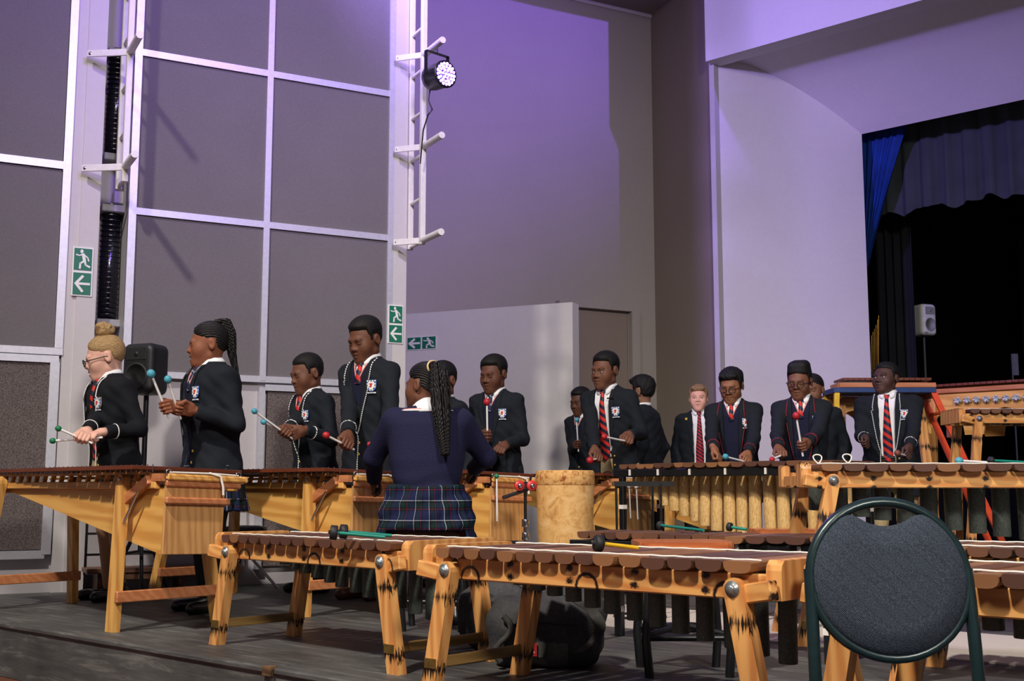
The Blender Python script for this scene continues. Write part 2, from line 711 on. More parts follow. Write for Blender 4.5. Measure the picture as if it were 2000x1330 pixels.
# aluminium strips
wall_part('vertical_strip', M_alu, x_s1, x_s1 + 0.048, z_l4 + 0.045, ZTOP, -0.02, 0.03)
wall_part('vertical_strip', M_alu, x_s1 - 0.02, x_s1 + 0.036, z_l5, z_l4 - 0.045, -0.02, 0.03)
wall_part('vertical_strip', M_alu, t_n1, t_n1 + 0.048, 0.9, ZTOP, -0.02, 0.03)
wall_part('vertical_strip', M_alu, t_s3 - sw / 2, t_s3 + sw / 2, z_l3, ZTOP, -0.02, 0.03)
wall_part('vertical_strip', M_alu, t_s3 - sw / 2, t_s3 + sw / 2, 0.1, z_l3 - 0.045, -0.02, 0.03)
wall_part('vertical_strip', M_alu, t_s4, t_s4 + 0.045, 0.1, ZTOP, -0.02, 0.03)
for (ta, tb, z, hh_) in ((-1.7, x_s1, z_l4b, 0.05), (-1.7, x_s1 + 0.05, z_l4 + 0.024, 0.045), (-1.7, x_s1 + 0.03, z_l4 - 0.026, 0.045),
                         (-1.7, x_s1, z_l5, 0.05),
                         (t_n1 + 0.048, t_s3 - sw / 2, z_l1, 0.045), (t_s3 + sw / 2, t_s4, z_l1, 0.045),
                         (t_n1 + 0.048, t_s3 - sw / 2, z_l2, 0.045), (t_s3 + sw / 2, t_s4, z_l2, 0.045),
                         (t_n1 + 0.048, t_s4, z_l3 + 0.01, 0.042), (t_s3 + sw / 2, t_s4, z_l3 - 0.045, 0.042)):
    wall_part('horizontal_strip', M_alu, ta, tb, z - hh_ / 2, z + hh_ / 2, -0.02, 0.028)
# louvre boards low on the white wall beside the niche
for i in range(4):
    wall_part('louvre_board', M_lwall, t_c1b + 0.02, t_s3 - 0.08, 0.10 + i * 0.13, 0.215 + i * 0.13, -0.25 if i > 9 else -0.02, 0.012)

# ---- main wall behind, door, return wall, low white wall
MD = WD.copy()
M0 = at(790, 500, 11.9)
M0.z = 0
MN = WN.copy()


def mpt(u, v, off=0.0):
    return rp(u, v, M0 + MN * off, MN)


C1 = mpt(1275, 300)
zc = mpt(1275, 31).z
m = MB()
wall_seg(m, M0 - MD * 1.8, C1 + MD * 0.3, -0.25, 7.6, 0.3, (0, -1))
wb = struct('wall_back', m, M_taupe, None, 'tall taupe wall behind the players lit purple at the top', 'wall')
RD = Vector((math.sin(math.radians(22)), -math.cos(math.radians(22)), 0))
RN = Vector((-RD.y, RD.x, 0))
if RN.x > 0:
    RN = -RN
F = rp(1396, 500, C1, RN)
F.z = 0
m = MB()
wall_seg(m, C1, F, -0.25, 7.6, 0.4, (-1, -0.4))
struct('wall_return', m, M_return, None, 'brown return wall beside the white stage portal', 'wall')
# ceiling sliver over the corner
m = MB()
cc = C1 + Vector((0, 0, 0))
poly = [(M0 + MN * 0.0 - MD * 0.5)[:2], (C1 + MD * .2)[:2], (F + RD * 0.1)[:2], (F + RD * 0.1 + Vector((-0.9, -0.5, 0)))[:2], (M0 + MN * 0.9 - MD * 0.5)[:2]]
m.prism([tuple(p) for p in poly], 2, zc, zc + 0.15)
struct('ceiling', m, painted('ceiling_paint', (150, 140, 132), 0.8), None, 'ceiling edge above the back corner', 'ceiling')
m = MB()
a_, b_ = M0 - MD * 0.3 + MN * 0.012, C1 + MN * 0.012
m.beam(Vector((a_.x, a_.y, zc - 0.02)), Vector((b_.x, b_.y, zc - 0.02)), 0.03, 0.04)
struct('trim_1', m, M_whitemetal, None, 'thin pale cornice line at the top of the back wall', 'trim')

# door in the back wall
dL, dR = mpt(1100, 600), mpt(1240, 600)
ztop = mpt(1235, 601).z
tl, tr = (dL - M0).dot(MD), (dR - M0).dot(MD)


def mbox(mb, t0, t1, z0, z1, o0, o1):
    vs = [M0 + MD * t + MN * o + Vector((0, 0, z)) for z in (z0, z1) for o in (o0, o1) for t in (t0, t1)]
    fs = [(0, 2, 3, 1), (4, 5, 7, 6), (0, 1, 5, 4), (2, 6, 7, 3), (0, 4, 6, 2), (1, 3, 7, 5)]
    mb.add(vs, [q[::-1] for q in fs])


m = MB()
mbox(m, tl, tr - 0.11, 0, ztop - 0.08, 0.002, 0.02)
dr = struct('door_1', m, M_door, None, 'taupe door in the back wall partly hidden by the white wall', 'door')
m = MB()
mbox(m, tr - 0.10, tr, 0, ztop, 0.002, 0.09)
mbox(m, tl - 0.1, tr - 0.10, ztop - 0.06, ztop, 0.002, 0.09)
m.build('door_frame', M_taupe, dr)
m = MB()
mbox(m, tr - 0.125, tr - 0.105, 0, ztop - 0.08, 0.02, 0.035)
m.build('door_stop', M_return, dr)

# low white wall in front of the door
Q1 = at(1118, 590, 11.0)
QD = Vector((-0.906, 0.423, 0)).normalized()
m = MB()
q2 = Q1 + QD * 2.3
wall_seg(m, Q1, q2, 0.0, Q1.z, 0.16, (0, -1))
struct('wall_low', m, M_white, None, 'low white wall standing in front of the door', 'wall')

# ---- proscenium portal
FF = F + E1 * 0.04
zb = at(1406, 128, FF.y).z                     # header bottom
B = at(1683, 262, 12.5)
zo = B.z
B0 = Vector((B.x, B.y, 0))
m = MB()
m.beam(Vector((F.x, F.y, 3.6)) + E1 * 0.01, Vector((F.x, F.y, 3.6)) + E1 * 0.07, 0.10, 7.6)
struct('trim_2', m, M_col, None, 'narrow pale edge strip of the stage portal', 'trim')
m = MB()
wall_seg(m, FF, B0, 0.0, 7.6, 0.25, (-0.3, -1))
struct('wall_portal', m, M_white, None, 'wide white splayed jamb of the stage opening', 'wall')
m = MB()
hx0 = Vector((FF.x, FF.y, 0)) - E1 * 0.0 - E2 * 0.16
m.prism([tuple((hx0)[:2]), tuple((hx0 + E1 * 9)[:2]), tuple((hx0 + E1 * 9 + E2 * 0.22)[:2]), tuple((hx0 + E2 * 0.22)[:2])], 2, zb, 7.6)
struct('wall_header', m, M_white, None, 'white header beam across the top of the stage opening', 'wall')
dep = (B0 - FF).dot(E2)
lat = (B0 - FF).dot(E1)
m = MB()
rows = []
NS = 14
zf = zb + 0.10
for i in range(NS + 1):
    s = i / NS
    z = zo + (zf - zo) * (1 - s ** 1.7)
    p = FF + E2 * (dep * s) + Vector((0, 0, z))
    rows.append([p - E1 * 0.05, p + E1 * 3.0, p + E1 * 9.0])
m.grid(rows)
top = [[p + Vector((0, 0, 0.5)) for p in r] for r in rows]
m.grid([r[::-1] for r in top])
struct('wall_soffit', m, M_white, None, 'curved white soffit sloping down to the stage opening', 'wall')

# stage box behind the opening
m = MB()
o_ = B0 + E2 * 0.02
m.prism([tuple((o_ + E1 * -0.4)[:2]), tuple((o_ + E1 * 9)[:2]), tuple((o_ + E1 * 9 + E2 * 6)[:2]), tuple((o_ + E1 * -0.4 + E2 * 6)[:2])], 2, -0.2, 0.72)
struct('floor_stage', m, M_dark, None, 'dark raised stage floor behind the opening', 'floor')
m = MB()
wall_seg(m, o_ - E1 * 0.6 + E2 * 0.3, o_ - E1 * 0.6 + E2 * 6, 0, 7.6, 0.2, (1, -1))
wall_seg(m, o_ - E1 * 0.8 + E2 * 6, o_ + E1 * 9 + E2 * 6, 0, 7.6, 0.2, (0, -1))
m.prism([tuple((o_ + E1 * -1)[:2]), tuple((o_ + E1 * 9)[:2]), tuple((o_ + E1 * 9 + E2 * 6.2)[:2]), tuple((o_ + E1 * -1 + E2 * 6.2)[:2])], 2, 6.3, 6.4)
struct('wall_stage', m, M_dark, None, 'black inner walls of the stage', 'wall')


def curtain(name, a, b, z0, z1, pleats, depth, mat, label, cat='curtain', bottom=None, ncol=None, thick=0.012, lean=None):
    """pleated cloth between plan points a and b; bottom(s)->z, lean(s, h)->shift along the line"""
    a, b = Vector(a), Vector(b)
    d = (b - a).normalized()
    n = Vector((d.y, -d.x, 0))
    L = (b - a).length
    nc = ncol or pleats * 8
    nr = 10
    P, Q = [], []
    r_ = random.Random(len(name) + pleats)
    ph = [r_.uniform(-.5, .5) for _ in range(pleats + 3)]
    for i in range(nr + 1):
        h = i / nr
        row, row2 = [], []
        for j in range(nc + 1):
            s = j / nc
            zb_ = bottom(s) if bottom else z0
            z = z1 + (zb_ - z1) * h
            k = s * pleats
            w = math.sin(k * 2 * math.pi + ph[int(k)] * 0.6) + 0.35 * math.sin(k * 4.7 * math.pi + 1)
            p = a + d * (L * s) + n * (depth * w * (0.55 + 0.45 * h))
            if lean:
                p += d * lean(s, h)
            p.z = z
            row.append(p)
            row2.append(p - n * thick)
        P.append(row)
        Q.append(row2[::-1])
    mb = MB()
    mb.grid(P)
    mb.grid(Q)
    o = mb.build(name, mat)
    return tag(o, label, cat)


M_blue = plain('blue_velvet', (16, 58, 140), 0.75, 0, 0.25, 4, 0.3)
# valance, back drape, tied blue curtain
va, vb = B0 + E2 * 0.45 - E1 * 0.2, B0 + E2 * 0.45 + E1 * 3.6
zv = rp(1800, 408, va, E2).z
curtain('stage_valance', va, vb, zv, zo + 0.5, 17, 0.035, plain('valance_cloth', (62, 68, 72), 0.9, 0, 0.15, 3, 0.2),
        'black pleated valance hanging across the top of the stage', 'curtain',
        bottom=lambda s: zv + 0.03 * math.sin(s * 40) + 0.02 * math.sin(s * 90))
bl0 = B0 + E2 * 0.22 - E1 * 0.12
pz = rp(1690, 520, bl0, E2).z
pw = (rp(1790, 255, bl0, E2) - bl0).dot(E1)
wB = (rp(1694, 500, bl0, E2) - bl0).dot(E1)
curtain('stage_curtain', bl0, bl0 + E1 * pw, pz, zo + 0.25, 6, 0.03, M_blue,
        'blue velvet curtain drawn aside at the left of the stage opening', 'curtain',
        lean=lambda s, h: -pw * s * (1 - wB / pw) * (h ** 0.85) * 1.02)
bd0 = B0 + E2 * 4.2
curtain('back_drape', bd0 + E1 * 0.2, bd0 + E1 * 2.0, 0.75, rp(1900, 465, bd0, E2).z, 14, 0.03,
        plain('drape_grey', (38, 38, 42), 0.9, 0, 0.15, 3, 0.2), 'dark grey pleated drape deep inside the stage')
leg0 = B0 + E2 * 0.9 - E1 * 0.3
curtain('side_drape', leg0, leg0 + E1 * 0.42, 0.75, zo, 4, 0.04, plain('leg_drape', (30, 31, 36), 0.9, 0, 0.15, 3, 0.2),
        'narrow black drape behind the blue curtain')


# ---- exit signs
def exit_sign(label, O, X, Zv, N, w, h, vertical, man_first):
    """O lower left corner, X right, Zv up, N out"""
    t = thing('exit_sign', label, 'sign', O)
    X, Zv, N = Vector(X).normalized(), Vector(Zv).normalized(), Vector(N).normalized()

    def flat(mb, poly, lo, hi):
        n = len(poly)
        vs = [X * a + Zv * b + N * lo for a, b in poly] + [X * a + Zv * b + N * hi for a, b in poly]
        fs = [tuple(range(n, 2 * n)), tuple(range(n))[::-1]] + [(i, (i + 1) % n, n + (i + 1) % n, n + i) for i in range(n)]
        mb.add(vs, fs)

    def stroke(mb, pts, wd, lo, hi):
        for (p, q) in zip(pts[:-1], pts[1:]):
            p, q = Vector(p), Vector(q)
            d = (q - p).normalized()
            e = Vector((-d.y, d.x)) * wd / 2
            p2, q2 = p - d * wd * .35, q + d * wd * .35
            flat(mb, [p2 - e, q2 - e, q2 + e, p2 + e], lo, hi)
    m = MB()
    flat(m, [(0, 0), (w, 0), (w, h), (0, h)], 0, 0.006)
    m.build('board', M_signwhite, t)
    s = (w if vertical else h)
    g = s * 0.07
    cells = [(0, h / 2), (0, 0)] if vertical else [(0, 0), (w / 2, 0)]
    cw, ch = (w, h / 2) if vertical else (w / 2, h)
    for k, (cx, cy) in enumerate(cells):
        m = MB()
        flat(m, [(cx + g, cy + g), (cx + cw - g, cy + g), (cx + cw - g, cy + ch - g), (cx + g, cy + ch - g)], 0.006, 0.009)
        pn = m.build('green_panel', M_green, t)
        iw, ih = cw - 2 * g, ch - 2 * g
        ox, oy = cx + g, cy + g

        def P_(a, b):
            return (ox + a * iw, oy + b * ih)
        m = MB()
        if (k == 0) == man_first:
            circ = [P_(0.42 + 0.09 * math.cos(q * math.pi / 6), 0.86 + 0.09 * math.sin(q * math.pi / 6)) for q in range(12)]
            flat(m, circ, 0.009, 0.011)
            stroke(m, [P_(0.50, 0.72), P_(0.58, 0.45)], iw * .17, 0.009, 0.011)
            stroke(m, [P_(0.46, 0.72), P_(0.28, 0.66), P_(0.12, 0.70)], iw * .075, 0.009, 0.0112)
            stroke(m, [P_(0.56, 0.70), P_(0.76, 0.58), P_(0.82, 0.44)], iw * .075, 0.009, 0.0114)
            stroke(m, [P_(0.56, 0.42), P_(0.36, 0.30), P_(0.34, 0.08)], iw * .11, 0.009, 0.0116)
            stroke(m, [P_(0.60, 0.42), P_(0.66, 0.24), P_(0.88, 0.16)], iw * .11, 0.009, 0.0118)
            m.build('running_figure', M_signwhite, pn)
        else:
            stroke(m, [P_(0.22, 0.5), P_(0.9, 0.5)], iw * .14, 0.009, 0.011)
            stroke(m, [P_(0.52, 0.84), P_(0.16, 0.5)], iw * .15, 0.009, 0.0112)
            stroke(m, [P_(0.52, 0.16), P_(0.16, 0.5)], iw * .15, 0.009, 0.0114)
            m.build('arrow', M_signwhite, pn)
    return t


def wall_sign(label, u0, v0, u1, v1, off):
    ta, za = wpt(u0, v1, off)
    tb, zb2 = wpt(u1, v0, off)
    exit_sign(label, wx(ta, za, off), WD, (0, 0, 1), WN, tb - ta, zb2 - za, True, True)


wall_sign('tall green exit sign with running figure above arrow on the left column', 138, 485, 183, 577, 0.031)
wall_sign('tall green exit sign on the white column beside the ladder with the stage lamp', 757, 597, 787, 670, 0.031)
QN = Vector((QD.y, -QD.x, 0))
if QN.y > 0:
    QN = -QN
qa = rp(795, 685, Q1 + QN * 0.002, QN)
qb = rp(853, 655, Q1 + QN * 0.002, QN)
exit_sign('wide green exit sign with left arrow on the low white wall', qa, -QD, (0, 0, 1), QN,
          (qb - qa).dot(-QD), qb.z - qa.z, False, False)


# ---- lighting ladders on the columns
def light_ladder(label, t_rail, d_back, d_front, zs_pegs, zlo, zhi, t_col, peg_len, rung=0.32):
    base = wx(t_rail, zlo, d_back)
    T = thing('light_ladder', label, 'ladder', base)

    def L(t, z, o):
        return wx(t, z, o) - base
    for o in (d_back, d_front):
        m = MB()
        m.beam(L(t_rail, zlo, o), L(t_rail, zhi, o), 0.04, 0.04, up=WN, bev=0.004)
        m.build('rail', M_whitemetal, T)
    z = zlo + 0.02
    while z < zhi:
        m = MB()
        m.tube([L(t_rail, z, d_back), L(t_rail, z, d_front)], 0.014, 8)
        m.build('rung', M_whitemetal, T)
        z += rung
    for z in zs_pegs:
        m = MB()
        m.beam(L(t_col, z, d_front * 0.35), L(t_rail, z, d_front), 0.012, 0.045, bev=0.003)
        br = m.build('bracket', M_whitemetal, T)
        m = MB()
        m.lathe([(0.016, 0), (0.016, 0.012), (0.008, 0.018)], 8, axis_M(L(t_col + 0.02, z, d_front * 0.35 + 0.004), WN))
        m.build('bolt', M_chrome, br)
        m = MB()
        m.tube([L(t_rail, z, d_front), L(t_rail, z, d_front + peg_len)], 0.024, 12)
        m.build('peg', M_whitemetal, T)
    return T


OFFB, OFFF = 0.03, 0.25
tr2 = wpt(826, 300, OFFF)[0]
zp = [wpt(826, v, OFFF)[1] for v in (470, 287, 107)]
light_ladder('white lamp ladder on the middle column carrying the purple stage lamp', tr2, OFFB, OFFF, zp, zp[0] - 0.03, ZTOP - 0.1,
             wpt(768, 300, 0.06)[0], 0.33)
tr1 = wpt(250, 200, OFFF)[0]
zp1 = [wpt(245, v, OFFF)[1] for v in (326, 100)]
light_ladder('white lamp ladder in the niche of the left column', tr1, OFFB, OFFF, zp1, zp1[0] - 0.1, ZTOP - 0.1,
             wpt(165, 200, 0.06)[0], 0.33)

# PAR lamp on the top peg of the middle ladder
pk = at(853, 150, 0.0 + (wx(tr2, 0, OFFF + 0.22)).y)
T = thing('stage_lamp', 'black stage lamp with glowing purple LED face hanging from the ladder', 'lamp', pk)
aimv = Vector((0.62, -0.66, -0.05)).normalized()
Mx = axis_M(-aimv * 0.09, aimv)
m = MB()
m.lathe([(0.05, 0.0), (0.085, 0.02), (0.092, 0.06), (0.092, 0.17), (0.098, 0.175), (0.098, 0.19), (0.088, 0.19)], 20, Mx)
m.build('housing', M_blackmetal, T)
m = MB()
m.lathe([(0.086, 0.184), (0.086, 0.192)], 20, Mx)
fc = m.build('lens_plate', plain('lens_plate', (60, 40, 120), 0.3, 0, 0.1, 10), T)
led = emit('led_purple', (140, 80, 255), 14.0)
led2 = emit('led_white', (225, 200, 255), 14.0)
for ring, nled in ((0.0, 1), (0.028, 6), (0.052, 12), (0.074, 17)):
    for k in range(nled):
        an = 2 * math.pi * k / nled
        mm = MB()
        mm.lathe([(0.0105, 0.192), (0.0095, 0.197), (0.004, 0.199)], 8, Mx @ Matrix.Translation((ring * math.cos(an), ring * math.sin(an), 0)))
        mm.build('led', led2 if k % 2 == 0 else led, fc)
m = MB()
side = aimv.cross(Vector((0, 0, 1))).normalized()
for sgn in (-1, 1):
    m.beam(side * 0.1 * sgn, side * 0.1 * sgn + Vector((0, 0, 0.17)), 0.006, 0.03, up=aimv)
m.beam(side * -0.1 + Vector((0, 0, 0.17)), side * 0.1 + Vector((0, 0, 0.17)), 0.006, 0.03, up=aimv)
m.build('yoke', M_blackmetal, T)
pegp = wx(tr2, zp[2], OFFF + 0.2) - pk
m = MB()
m.tube([(0, 0, 0.17), Vector((0, 0, max(0.2, pegp.z - 0.03)))], 0.008, 8)
m.build('hanger', M_blackmetal, T)
m = MB()
m.tube([-aimv * 0.07 + Vector((0, 0, -0.06)), -aimv * 0.09 + Vector((0.0, 0, -0.16)), Vector((-0.03, 0, -0.24)), Vector((-0.06, 0, -0.28)),
        Vector((-0.1, 0.1, -0.36)), Vector((-0.12, 0.12, -0.6))], 0.005, 6)
m.build('cable', M_blackmetal, T)
light('stage_lamp_beam', 'SPOT', pk + aimv * 0.13, pk + aimv * 4 + Vector((1.2, 0.8, -0.4)), 420, (0.30, 0.14, 1.0),
      spot_size=math.radians(120), spot_blend=1.0, shadow_soft_size=0.08)


# strip heaters / tube fittings in the niche
def tube_fitting(label, u, v0, v1):
    ta, za = wpt(u, v1, -0.18)
    _, zb3 = wpt(u, v0, -0.18)
    base = wx(ta, za, -0.18)
    T = thing('tube_fitting', label, 'light fitting', base)
    H_ = zb3 - za
    m = MB()
    prof = [(0.062, 0), (0.062, H_)]
    pts = []
    for k in range(13):
        an = math.pi * (k / 12)
        pts.append((0.062 * math.cos(an), -0.06 * math.sin(an)))
    Mw = frame_M((0, 0, 0), WD, -WN, (0, 0, 1))
    m.prism([(x, y + 0.03) for x, y in pts] + [(-0.062, 0.05), (0.062, 0.05)], 2, 0.04, H_ - 0.04, Mw, True)
    m.build('reflector', plain('ribbed_reflector', (70, 70, 82), 0.16, 0.9, 0.1, 30), T)
    for k in range(int(H_ / 0.035)):
        mm = MB()
        mm.prism([(x * 1.06, y * 1.08 + 0.03) for x, y in pts], 2, 0.05 + k * 0.035, 0.056 + k * 0.035, Mw)
        mm.build('guard_rib', M_blackmetal, T)
    for z0, z1 in ((0, 0.05), (H_ - 0.05, H_)):
        m = MB()
        m.box((0, 0.0, (z0 + z1) / 2), (0.15, 0.13, z1 - z0), Mw, 0.006)
        m.build('end_cap', plain('grey_enamel', (150, 148, 152), 0.45), T)
    return T


tube_fitting('upper ribbed tube heater in the niche behind the lamp ladder', 223, 98, 318)
tube_fitting('lower ribbed tube heater in the niche reflecting blue light', 209, 402, 640)
jb = wx(*wpt(236, 385, -0.2), -0.232)
m = MB()
m.box((0, 0, 0), (0.09, 0.05, 0.09), frame_M((0, 0, 0), WD, -WN, (0, 0, 1)), 0.008)
o = m.build('junction_box', M_whitemetal)
o.location = jb
tag(o, 'small white junction box beside the lower tube heater', 'junction box')

# ================================================================== implicit surfaces (for soft shapes)
def V3(p):
    return np.array(p, dtype=np.float32)


def s_ell(P, c, r):
    r = V3(r)
    q = P - V3(c)
    k0 = np.sqrt(((q / r) ** 2).sum(1)) + 1e-9
    k1 = np.sqrt(((q / (r * r)) ** 2).sum(1)) + 1e-9
    return k0 * (k0 - 1.0) / k1


def s_sph(P, c, r):
    q = P - V3(c)
    return np.sqrt((q * q).sum(1)) - r


def s_cap(P, a, b, ra, rb=None):
    rb = ra if rb is None else rb
    a, b = V3(a), V3(b)
    ab = b - a
    L2 = float((ab * ab).sum()) + 1e-12
    t = np.clip(((P - a) @ ab) / L2, 0, 1)
    q = P - a - t[:, None] * ab
    return np.sqrt((q * q).sum(1)) - (ra + (rb - ra) * t)


def s_box(P, c, h, r=0.0, R=None):
    q = P - V3(c)
    if R is not None:
        q = q @ np.array(R, dtype=np.float32)
    q = np.abs(q) - (V3(h) - r)
    o = np.sqrt((np.maximum(q, 0) ** 2).sum(1))
    return o + np.minimum(q.max(1), 0) - r


def smin(a, b, k):
    h = np.maximum(k - np.abs(a - b), 0) / k
    return np.minimum(a, b) - h * h * k * 0.25


def smax(a, b, k):
    return -smin(-a, -b, k)


def surf(fn, lo, hi, h, slack=1.6):
    """mesh the zero set of fn in a box; coarse pass, then fine values only near the surface; surface nets"""
    lo, hi = V3(lo), V3(hi)
    B = 4
    nb = np.ceil((hi - lo) / (h * B)).astype(int)
    n = nb * B
    cg = [lo[i] + (np.arange(nb[i]) + 0.5) * B * h - 0.5 * h for i in range(3)]
    X, Y, Z = np.meshgrid(*cg, indexing='ij')
    cd = fn(np.stack([X.ravel(), Y.ravel(), Z.ravel()], 1).astype(np.float32)).reshape(nb)
    act = np.abs(cd) < B * h * 0.9 * slack
    D = np.repeat(np.repeat(np.repeat(np.where(cd < 0, -1.0, 1.0).astype(np.float32), B, 0), B, 1), B, 2)
    bi = np.argwhere(act)
    if len(bi) == 0:
        return np.zeros((0, 3)), np.zeros((0, 4), int)
    off = np.stack(np.meshgrid(range(B), range(B), range(B), indexing='ij'), -1).reshape(-1, 3)
    idx = (bi[:, None, :] * B + off[None]).reshape(-1, 3)
    P = (lo + idx * h).astype(np.float32)
    D[idx[:, 0], idx[:, 1], idx[:, 2]] = fn(P)
    S = D < 0
    nx, ny, nz = n
    c0 = S[:-1, :-1, :-1]
    cnt = np.zeros(c0.shape, np.int8)
    for dx in (0, 1):
        for dy in (0, 1):
            for dz in (0, 1):
                cnt += S[dx:nx - 1 + dx, dy:ny - 1 + dy, dz:nz - 1 + dz]
    mixed = (cnt > 0) & (cnt < 8)
    cells = np.argwhere(mixed)
    vid = -np.ones(mixed.shape, np.int64)
    vid[mixed] = np.arange(len(cells))
    corners = {}
    for dx in (0, 1):
        for dy in (0, 1):
            for dz in (0, 1):
                corners[(dx, dy, dz)] = D[cells[:, 0] + dx, cells[:, 1] + dy, cells[:, 2] + dz]
    acc = np.zeros((len(cells), 3), np.float64)
    num = np.zeros(len(cells))
    ks = list(corners)
    for a in ks:
        for ax in range(3):
            if a[ax]:
                continue
            b = list(a)
            b[ax] = 1
            va, vb = corners[a], corners[tuple(b)]
            cr = (va < 0) != (vb < 0)
            t = np.where(cr, va / np.where(cr, va - vb, 1), 0)
            p = np.zeros((len(cells), 3))
            for q in range(3):
                p[:, q] = a[q]
            p[:, ax] = t
            acc[cr] += p[cr]
            num[cr] += 1
    verts = lo + (cells + acc / num[:, None]) * h
    quads = []
    for ax in range(3):
        sl0 = [slice(0, n[0]), slice(0, n[1]), slice(0, n[2])]
        sl1 = list(sl0)
        sl0[ax] = slice(0, n[ax] - 1)
        sl1[ax] = slice(1, n[ax])
        s0, s1 = S[tuple(sl0)], S[tuple(sl1)]
        e = np.argwhere(s0 != s1)
        o1, o2 = [(1, 2), (2, 0), (0, 1)][ax]
        ok = (e[:, o1] > 0) & (e[:, o2] > 0) & (e[:, o1] < n[o1] - 1) & (e[:, o2] < n[o2] - 1)
        e = e[ok]
        if len(e) == 0:
            continue
        ins = S[e[:, 0], e[:, 1], e[:, 2]]
        q = []
        for (d1, d2) in ((0, 0), (-1, 0), (-1, -1), (0, -1)):
            f = e.copy()
            f[:, o1] += d1
            f[:, o2] += d2
            q.append(vid[f[:, 0], f[:, 1], f[:, 2]])
        q = np.stack(q, 1)
        q[~ins] = q[~ins][:, ::-1]
        quads.append(q)
    Q = np.concatenate(quads) if quads else np.zeros((0, 4), int)
    Q = Q[(Q >= 0).all(1)]
    return verts, Q


def np_mesh(name, verts, quads, mats, colors=None, midx=None):
    me = bpy.data.meshes.new(name)
    nv, nq = len(verts), len(quads)
    me.vertices.add(nv)
    me.vertices.foreach_set('co', np.asarray(verts, np.float32).ravel())
    me.loops.add(nq * 4)
    me.loops.foreach_set('vertex_index', np.asarray(quads, np.int32).ravel())
    me.polygons.add(nq)
    me.polygons.foreach_set('loop_start', np.arange(0, nq * 4, 4, dtype=np.int32))
    me.polygons.foreach_set('use_smooth', np.ones(nq, bool))
    if not isinstance(mats, (list, tuple)):
        mats = [mats]
    for m_ in mats:
        me.materials.append(m_)
    if midx is not None:
        me.polygons.foreach_set('material_index', np.asarray(midx, np.int32))
    if colors is not None:
        ca = me.color_attributes.new('skin', 'FLOAT_COLOR', 'POINT')
        c4 = np.ones((nv, 4), np.float32)
        c4[:, :3] = colors
        ca.data.foreach_set('color', c4.ravel())
    me.update(calc_edges=True)
    return me


def soft(name, fn, lo, hi, h, mat, parent=None, M=None):
    v, q = surf(fn, lo, hi, h)
    if M is not None:
        A = np.array(M)
        v = v @ A[:3, :3].T + A[:3, 3]
    o = bpy.data.objects.new(name, np_mesh(name, v, q, mat))
    return link(o, parent)


# ================================================================== INSTRUMENTS
M_pine = wood('pine', (226, 172, 96), (190, 126, 58), 0, 0.36, 1.0)
M_pinev = wood('pine_upright', (228, 176, 98), (196, 134, 66), 2, 0.34, 1.0)
M_ply = wood('plywood_side', (222, 170, 92), (198, 138, 66), 0, 0.42, 0.7)
M_plyend = wood('plywood_end', (208, 158, 98), (184, 128, 76), 2, 0.42, 1.4)
M_redpine = wood('reddish_pine', (202, 136, 90), (176, 106, 66), 0, 0.38, 1.0, 0.0, 0.5, 0.5)
M_kiaat = wood('dark_red_bar', (122, 62, 38), (72, 32, 22), 1, 0.32, 1.0)
M_bar = wood('brown_bar', (104, 70, 56), (58, 36, 30), 1, 0.42, 1.2, 0.0)
M_barlt = wood('light_brown_bar', (158, 110, 72), (96, 62, 40), 1, 0.42, 1.2)
M_barmid = wood('mid_brown_bar', (126, 86, 62), (74, 46, 34), 1, 0.4, 1.2)
M_burnh = wood('scorched_pine', (226, 168, 98), (196, 126, 66), 0, 0.42, 1.0, 0.78)
M_burnv = wood('scorched_pine_leg', (222, 164, 96), (192, 122, 64), 2, 0.42, 1.0, 0.80)
M_brass = plain('brass_plate', (150, 126, 70), 0.35, 0.8, 0.2, 40)
M_cord = plain('white_cord', (228, 222, 212), 0.8, 0, 0.06, 60)
M_tubedark = None


def tube_dark():
    t = NT('dark_pipe')
    vec = t.coords()
    n = t.noise(vec, 26, 5, 0.7)
    col = t.ramp(n, [(0.35, lin((50, 56, 53))), (0.58, lin((82, 90, 82))), (0.85, lin((130, 138, 126)))])
    return t.done(col, 0.5, 0, 0.4)


def tube_tan():
    t = NT('varnished_pulp_pipe')
    vec = t.coords()
    n = t.noise(vec, 15, 5, 0.75, 0.8)
    col = t.ramp(n, [(0.3, lin((150, 104, 60))), (0.50, lin((214, 174, 110))), (0.72, lin((236, 210, 158)))])
    return t.done(col, 0.3, 0, 0.5)


M_tubedark = tube_dark()
M_tubetan = tube_tan()
M_rubber = plain('black_rubber', (26, 27, 28), 0.6, 0, 0.15, 30)
M_teal = plain('teal_handle', (14, 128, 110), 0.4)
M_yellow = plain('yellow_handle', (222, 178, 26), 0.4)
M_whitestick = plain('white_stick', (232, 230, 228), 0.4, 0, 0.03, 20)
M_bluehead = plain('teal_ball', (72, 158, 178), 0.55)
M_greenhead = plain('green_ball', (16, 116, 72), 0.5)
M_redhead = plain('red_ball', (178, 32, 42), 0.5)

